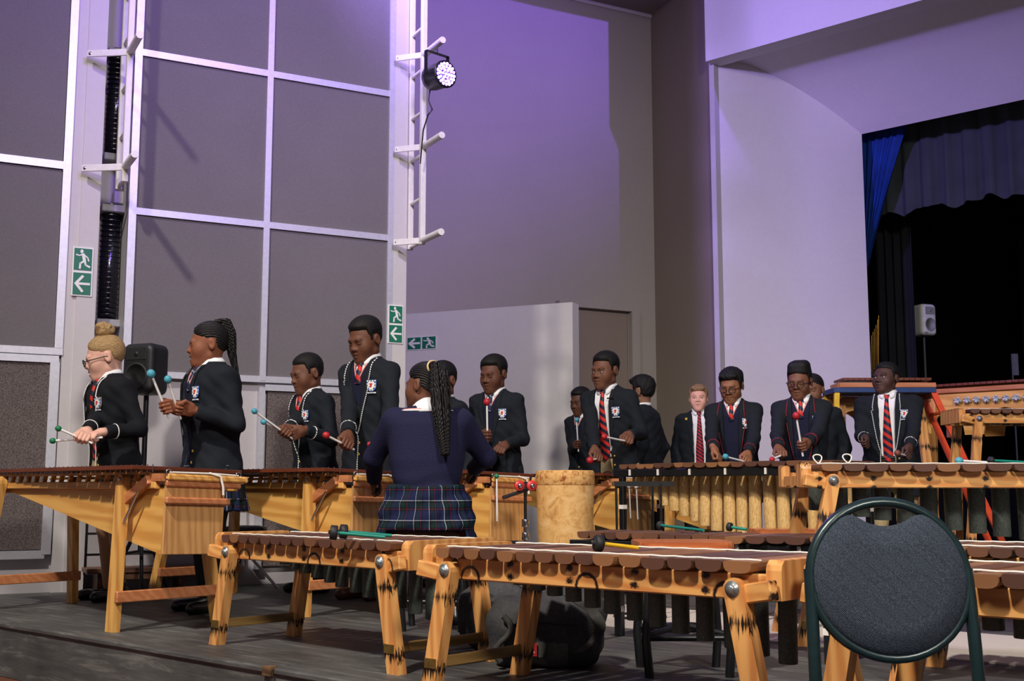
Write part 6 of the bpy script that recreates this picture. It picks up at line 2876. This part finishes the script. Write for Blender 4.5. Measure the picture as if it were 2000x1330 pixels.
            sq(m, 0, -1.22 * ht, hw * 1.2, ht * .06, 0.0118)
            m.build('crest', [M_crestb, M_signwhite, M_gold, M_crestr], up_o)
        if badge:
            for (bx, bz, bw_, bh_, mt) in badge:
                m = MB()
                m.box((bx * S, yf(bx * S, zn - bz * S, 0.012) - 0.003, zn - bz * S), (bw_, 0.004, bh_), None, 0.001)
                m.build('badge', mt, up_o)
    # ---- lower clothes
    if lower == 'trousers':
        mt = lower_m or M_greytr

        def trf(P):
            d = legf(P, 0.088 * f_, 0.066 * S, 0.058 * S)
            d = smin(d, s_ell(P, (0, 0, hipz + 0.01), (0.132 * f_, 0.098 * f_, 0.14 * S)), 0.05)
            return np.maximum(d, 0.035 * S - P[:, 2])
        v, q = surf(trf, (-0.3, -0.3, -0.01), (0.3, 0.3, hipz + 0.2), 0.013)
        link(bpy.data.objects.new('trousers', np_mesh('trousers', v, q, mt)), root)
        m = MB()
        zz = hipz + 0.085 * S
        m.tube([(0.136 * f_ * math.cos(t_), 0.100 * f_ * math.sin(t_) - 0.004, zz) for t_ in np.linspace(0, 2 * math.pi, 33)[:-1]], 0.014, 6, closed=True)
        m.build('belt', M_shoe, root)
    else:
        mt = lower_m or M_tartan
        if seated:
            sz = seated['z']

            def skf(P):
                z = P[:, 2]
                a = np.interp(z, [sz - 0.05, sz + 0.03, sz + 0.10, sz + 0.20], [0.212, 0.206, 0.186, 0.160]) * f_
                b = np.interp(z, [sz - 0.05, sz + 0.03, sz + 0.10, sz + 0.20], [0.165, 0.160, 0.142, 0.118]) * f_
                k = (np.abs(P[:, 0] / a) ** 2.6 + np.abs(P[:, 1] / b) ** 2.6) ** (1 / 2.6)
                d = np.maximum((k - 1) * b * 0.8, z - (sz + 0.20))
                for sg, hp, kn, ak in legs:
                    d = smin(d, s_cap(P, hp, kn, 0.100 * f_, 0.082 * S), 0.06)
                ang = np.arctan2(P[:, 0], P[:, 1])
                d = d + 0.0035 * np.sin(ang * 26) + 0.004 * np.sin(z * 70 + P[:, 0] * 25)
                lim = np.where((np.abs(P[:, 0]) < 0.168) & (np.abs(P[:, 1] - 0.06) < 0.16), sz + 0.003, sz - 0.045)
                return np.maximum(d, lim - z)
            v, q = surf(skf, (-0.4, -0.6, sz - 0.06), (0.4, 0.3, sz + 0.30), 0.009)
        else:
            zs0, zs1 = (0.34 * H, hipz + 0.12)

            def skf(P):
                z = P[:, 2]
                a = np.interp(z, [zs0, hipz, zs1], [0.195 if lower == 'skirt' else 0.160, 0.160, 0.138]) * f_
                b = np.interp(z, [zs0, hipz, zs1], [0.165 if lower == 'skirt' else 0.130, 0.116, 0.10]) * f_
                ang = np.arctan2(P[:, 0], P[:, 1])
                k = np.sqrt((P[:, 0] / a) ** 2 + (P[:, 1] / b) ** 2)
                d = (k - 1) * b * 0.8
                if lower == 'skirt':
                    d = d + 0.007 * np.sin(ang * 24) * np.clip((zs1 - z) / (zs1 - zs0), 0, 1)
                d = np.maximum(np.maximum(d, zs0 - z), z - zs1)
                inner = np.maximum((k * 1.09 - 1) * b, z - zs0 - 0.1)
                return np.maximum(d, -inner)
            v, q = surf(skf, (-0.3, -0.3, zs0 - 0.05), (0.3, 0.3, zs1 + 0.05), 0.010)
        link(bpy.data.objects.new('skirt', np_mesh('skirt', v, q, mt)), root)
        if lower == 'skirt':
            v, q = surf(lambda P: np.maximum(legf(P, 0.080 * f_, 0.056 * S, 0.038 * S), ank * 0.4 - P[:, 2]), (-0.42, -0.62, 0.0), (0.42, 0.3, hipz + 0.02), 0.011)
            link(bpy.data.objects.new('stockings', np_mesh('stockings', v, q, M_stock)), root)
    for sg, hp, kn, ak in legs:
        def shf(P, sg=sg, ak=ak):
            d = s_cap(P, (ak.x, ak.y + 0.02, 0.036 * S), (ak.x + sg * 0.02, ak.y - 0.15 * S, 0.030 * S), 0.036 * S, 0.034 * S)
            d = smin(d, s_cap(P, (ak.x, ak.y + 0.015, 0.045 * S), (ak.x, ak.y + 0.012, ank + 0.01), 0.036 * S, 0.036 * S), 0.03)
            d = np.maximum(d, 0.001 - P[:, 2])
            if lower == 'skirt_bare':
                d = np.maximum(d, -s_ell(P, (ak.x, ak.y - 0.03, 0.085 * S), (0.034 * S, 0.085 * S, 0.055 * S)))
            return d
        v, q = surf(shf, (ak.x - 0.1, ak.y - 0.26, -0.008), (ak.x + 0.1, ak.y + 0.12, ank + 0.08), 0.009)
        link(bpy.data.objects.new('shoe', np_mesh('shoe', v, q, shoe_m or M_shoe)), root)
    return root


def stick(label, gu, gv, gY, hu, hv_, hY, hmat, L=0.36, smat=None, hr=0.019, tail=0.06, group=None):
    """a beater through grip point (gu,gv,gY) with its head at (hu,hv,hY); returns grip spec"""
    g, h_ = at(gu, gv, gY), at(hu, hv_, hY)
    d = (h_ - g).normalized()
    mallet(label, h_, g - d * tail, hmat, smat or M_whitestick, hr, 0.0065)
    return {'at': g, 'dir': d}


def grip(u, v, Y, d, **kw):
    s = {'at': at(u, v, Y), 'dir': Vector(d)}
    s.update(kw)
    return s


# ---- hair extras
def bun(root, Hm, mat):
    def f(P):
        d = s_ell(P, (0, 0.040, 0.248), (0.050, 0.050, 0.036))
        d = smin(d, s_ell(P, (0.010, 0.026, 0.275), (0.034, 0.034, 0.024)), 0.012)
        a = np.arctan2(P[:, 2] - 0.262, P[:, 1] - 0.045)
        return d + 0.005 * np.sin(a * 5 + P[:, 0] * 110) * np.sin(P[:, 1] * 90 + 1)
    v, q = surf(f, (-0.08, -0.04, 0.19), (0.08, 0.12, 0.33), 0.004)
    o = bpy.data.objects.new('hair_bun', np_mesh('hair_bun', v, q, mat))
    link(o, root)
    o.matrix_local = Hm


def ponytail(path, r0, r1, nst, base, band=None, seed=1, spread=1.0):
    def mk(root, Hm, mat):
        r_ = random.Random(seed)
        m = MB()
        pts = [Vector(p) for p in path]
        for k in range(nst):
            an = r_.uniform(0, 6.28)
            rad = math.sqrt(r_.uniform(0.0, 1)) * spread
            strand = []
            n = len(pts)
            for i in range(20):
                t = i / 19 * (n - 1)
                j = min(int(t), n - 2)
                p = pts[j].lerp(pts[j + 1], t - j)
                f = i / 19
                w = (0.6 + 0.8 * math.sin(min(f * 2.2, 1.57))) * (1 - 0.55 * max(0, f - 0.6) / 0.4)
                R = (r0 + (r1 - r0) * f) * w
                strand.append(p + Vector((math.cos(an + f * .5) * R * rad, math.sin(an + f * .5) * R * rad * 0.8, 0.004 * math.sin(f * 30 + k))))
            rr = [base * (1 + 0.18 * math.sin(i * 2.9 + k)) * (1 - 0.5 * (i / 19) ** 4) for i in range(20)]
            m.tube(strand, rr, 6)
        o = m.build('ponytail', mat, root)
        o.matrix_local = Hm
        if band:
            c, d, R, mt = band
            m = MB()
            M_ = axis_M(c, d)
            m.tube([M_ @ Vector((R * math.cos(t_), R * math.sin(t_), 0)) for t_ in np.linspace(0, 2 * math.pi, 21)[:-1]], 0.006, 6, closed=True)
            o2 = m.build('hair_band', mt, o)
    return mk


Wd = Vector
# 1 girl with a bun at the far left
Y1 = 6.8
h1 = stick('green headed white beater held upper by the girl with a bun', 160, 857, Y1 - 0.42, 114, 837, Y1 - 0.45, M_greenhead, hr=0.016)
h2 = stick('green headed white beater held lower by the girl with a bun', 178, 856, Y1 - 0.38, 103, 861, Y1 - 0.42, M_greenhead, hr=0.016)
person('girl with blond hair bun and glasses in a white-edged dark blazer', 203, 650, 736, Y1, -50, lean=6, yaw=-22, pitch=18, skin=(226, 176, 156),
       hair='long', hair_m=M_blond, hair_th=0.010, fem=1, smile=1, mouth=0.5, blazer_m=M_blazer2, piping=M_pipesolid, opening='open', jumper=False,
       tie=M_tie_red, tie_long=True, crest='round', lower='skirt_bare', lower_m=M_khaki, hands={'R': h1, 'L': h2}, glasses=True, pony=bun, brow=(120, 88, 62),
       bw=1.16, lip=(196, 104, 98))
# 2 girl with long braided ponytail
Y2 = 6.2
h1 = stick('teal headed white beater raised at left by the ponytailed girl', 322, 796, Y2 - 0.36, 295, 730, Y2 - 0.42, M_bluehead, hr=0.021)
h2 = stick('teal headed white beater raised at right by the ponytailed girl', 346, 797, Y2 - 0.30, 328, 741, Y2 - 0.36, M_bluehead, hr=0.019)
person('girl with long braided ponytail in navy blazer and tartan skirt', 405, 626, 714, Y2, -54, lean=2, yaw=-20, pitch=6, skin=(122, 74, 52), hair='long', hair_m=M_braids,
       hair_th=0.012, fem=1, smile=1, mouth=1.0, tie=M_tie_navy, opening='open', crest=True, lower='skirt', hands={'R': h1, 'L': h2}, bw=1.24,
       pony=ponytail([(0, 0.055, 0.232), (0, 0.095, 0.236), (0, 0.118, 0.17), (0, 0.118, 0.06), (0, 0.135, -0.07)], 0.036, 0.020, 40, 0.0062, seed=3))
# 3 boy behind the second xylophone
Y3 = 7.3
h1 = stick('teal headed beater held upper by the boy in the braided blazer', 556, 846, Y3 - 0.42, 497, 803, Y3 - 0.55, M_bluehead, hr=0.017)
h2 = stick('teal headed beater held lower by the boy in the braided blazer', 566, 850, Y3 - 0.36, 515, 824, Y3 - 0.5, M_bluehead, hr=0.017)
person('shorter boy in braid-edged blazer looking down between the girls and the tallest boy', 598, 686, 764, Y3, -48, lean=5, yaw=-4, pitch=16, skin=(98, 62, 46), piping=M_pipew,
       tie=M_tie_red, opening='button', hands={'R': h1, 'L': h2}, bw=1.08, hair_th=0.014)
# 4 tallest boy
Y4 = 6.88
h1 = stick('red headed beater held by the tallest boy', 676, 870, Y4 - 0.40, 637, 850, Y4 - 0.5, M_redhead, hr=0.019)
h2 = stick('second red headed beater low in front of the tallest boy', 730, 885, Y4 - 0.42, 722, 868, Y4 - 0.52, M_redhead, hr=0.015)
person('tallest boy in braid-edged blazer with head bowed', 712, 612, 700, Y4, -30, lean=3, yaw=-8, pitch=20, skin=(94, 58, 42), piping=M_pipew, tie=M_tie_red,
       opening='button', hands={'R': h1, 'L': h2}, lower_m=M_khaki, shoe_m=M_shoebr, bw=1.03, hair_th=0.02)
# 6 boy hidden behind the seated girl
person('boy in plain blazer mostly hidden behind the seated girl', 862, 702, 778, 7.75, -38, lean=4, pitch=12, skin=(92, 58, 44), tie=M_tie_navy, crest=False, bw=0.98, hair_th=0.014)
# 7 boy with vertical red beater
Y7 = 8.05
h1 = stick('red headed white beater held upright by the boy in plain blazer', 952, 852, Y7 - 0.36, 951, 785, Y7 - 0.38, M_redhead, hr=0.022)
h2 = grip(975, 882, Y7 - 0.34, (-1, -0.4, 0.1))
person('boy in plain dark blazer with folded paper in his pocket', 963, 689, 763, Y7, -26, lean=4, yaw=-8, pitch=14, skin=(88, 54, 40), tie=M_tie_navy, opening='button',
       hands={'R': h1, 'L': h2}, bw=1.08, hair_th=0.020, badge=[(0.115, 0.372, 0.085, 0.016, M_signwhite)])
# 8 smaller boy at the door
Y8 = 10.2
h1 = stick('teal headed white beater held upright by the boy before the door', 1129, 868, Y8 - 0.34, 1126, 820, Y8 - 0.36, M_bluehead, hr=0.018)
person('small looking boy in front of the door behind the drum', 1133, 753, 808, Y8, -38, lean=4, yaw=-6, pitch=14, skin=(84, 52, 38), tie=M_tie_navy, opening='button', crest=False,
       hands={'R': h1}, hair_th=0.02, fine=0.8)
# 9 leaning boy with long red tie
Y9 = 8.45
h1 = stick('red headed beater low in the right hand of the leaning boy', 1166, 896, Y9 - 0.5, 1152, 899, Y9 - 0.62, M_redhead, hr=0.024)
h2 = stick('red headed beater held across by the leaning boy', 1224, 862, Y9 - 0.42, 1180, 853, Y9 - 0.58, M_redhead, hr=0.019)
person('leaning boy with long red striped tie and khaki trousers', 1181, 684, 757, Y9, -32, lean=9, yaw=-10, pitch=9, skin=(100, 64, 48), jumper=False, tie=M_tie_red, tie_long=True,
       opening='open', hands={'R': h1, 'L': h2}, lower_m=M_khaki, bw=1.14, hair_th=0.018, eyes='open', gaze=-0.6, badge=[(0.075, 0.07, 0.05, 0.010, M_blackmetal)])
# 10 turned boy behind him
person('dark haired person turned away behind the leaning boy', 1250, 733, 795, 9.5, -120, lean=3, skin=(120, 84, 64), hair='side', hair_m=M_blackst, crest=False, tie=None,
       hair_th=0.014, fine=0.8, bw=1.12)
# 11 blond boy facing the camera
person('fair boy with sandy hair and striped red tie facing the camera', 1364, 751, 804, 9.85, -8, lean=0, yaw=-4, pitch=-2, skin=(228, 172, 152), hair='side', hair_m=M_blond2, hair_th=0.012,
       eyes='open', jumper=False, tie=M_tie_redthin, tie_long=True, opening='open', crest=False, bw=1.08, brow=(130, 96, 70), fine=0.85,
       badge=[(0.098, 0.075, 0.05, 0.018, plain('lilac_badge', (176, 150, 210), 0.5)), (0.098, 0.11, 0.05, 0.014, M_blackmetal), (0.094, 0.135, 0.045, 0.014, M_blackmetal),
              (-0.115, 0.075, 0.018, 0.02, M_gold)])
# 12 boy with glasses at the tan pipe marimba
Y12 = 7.9
h1 = grip(1402, 897, Y12 - 0.5, (-0.2, -0.9, -0.2))
h2 = stick('teal headed white beater low in the hand of the boy with glasses', 1456, 902, Y12 - 0.48, 1417, 892, Y12 - 0.6, M_bluehead, hr=0.019)
person('boy with glasses and side-parted black hair in red-edged blazer', 1428, 715, 782, Y12, -20, lean=5, yaw=-6, pitch=18, skin=(126, 82, 58), hair='side', hair_m=M_blackst, hair_th=0.018,
       piping=M_piper, tie=M_tie_red, opening='open', hands={'R': h1, 'L': h2}, glasses=True, bw=1.12)
# 13 flat-top boy with glasses
Y13 = 7.5
h1 = stick('pinkish headed beater low in the right hand of the flat-top boy', 1527, 889, Y13 - 0.46, 1508, 897, Y13 - 0.56, M_redhead, hr=0.016)
h2 = stick('red headed white beater held upright by the flat-top boy', 1565, 872, Y13 - 0.44, 1555, 812, Y13 - 0.48, M_redhead, hr=0.022)
person('flat-top boy with glasses in red-edged blazer', 1561, 705, 776, Y13, -18, lean=4, yaw=-10, pitch=12, skin=(104, 66, 48), hair='flat', hair_th=0.022, piping=M_piper, tie=M_tie_red,
       opening='open', hands={'R': h1, 'L': h2}, glasses=True, bw=1.10)
# 14 person half hidden behind him
person('black haired person almost hidden behind the flat-top boy', 1586, 728, 792, 8.7, -30, lean=2, pitch=6, skin=(110, 74, 56), hair='long', hair_m=M_braids, crest=False, tie=M_tie_navy, hair_th=0.012, fine=0.8,
       bw=1.15)
# 15 broad boy at the right
Y15 = 8.5
h1 = grip(1690, 868, Y15 - 0.34, (-0.3, -0.9, 0.2))
h2 = stick('brown headed beater in the left hand of the broad boy', 1770, 890, Y15 - 0.48, 1753, 885, Y15 - 0.6, plain('brown_ball', (120, 66, 52), 0.5), hr=0.022)
person('broad boy in braid-edged open blazer with red striped tie at right', 1729, 706, 770, Y15, -24, lean=0, yaw=-26, pitch=-4, skin=(70, 46, 40), piping=M_pipew, jumper=False, tie=M_tie_red,
       tie_long=True, opening='open', hands={'R': h1, 'L': h2}, lower_m=M_khaki, bw=1.28, hair_th=0.014, eyes='open', gaze=-0.5, wide=1.1)
# 5 girl on the stool seen from behind
Y5 = 5.35
sz5 = seat_g.z
hR = grip(920, 935, Y5 + 0.35, (0, 1, 0.2), pole=(-0.9, 0.3, -0.6))
hL = grip(735, 960, Y5 + 0.32, (0, 1, 0.2), pole=(0.9, 0.3, -0.6))
M_jump2 = cloth('navy_knit', (30, 30, 58), 240, 0.7)
g5 = person('girl with braided ponytail in navy jumper sitting on the stool with her back turned', 826, 705, 796, Y5, 184, lean=6, yaw=52, pitch=4, skin=(98, 62, 46), hair='long',
            hair_m=M_braids, hair_th=0.018, fem=1, blazer=False, jumper=True, tie=None, crest=False, lower='skirt', seated={'z': sz5}, hands={'R': hR, 'L': hL}, bw=1.24,
            jumper_m=M_jump2, fine=1.15, kc=1.25,
            pony=ponytail([(0.02, 0.07, 0.20), (0.045, 0.125, 0.218), (0.065, 0.155, 0.13), (0.060, 0.165, 0.0), (0.070, 0.19, -0.14), (0.085, 0.22, -0.26)], 0.046, 0.038, 76, 0.0055,
                          ((0.03, 0.085, 0.20), (0.4, 0.9, 0.15), 0.034, plain('gold_band', (206, 178, 120), 0.4)), seed=5))
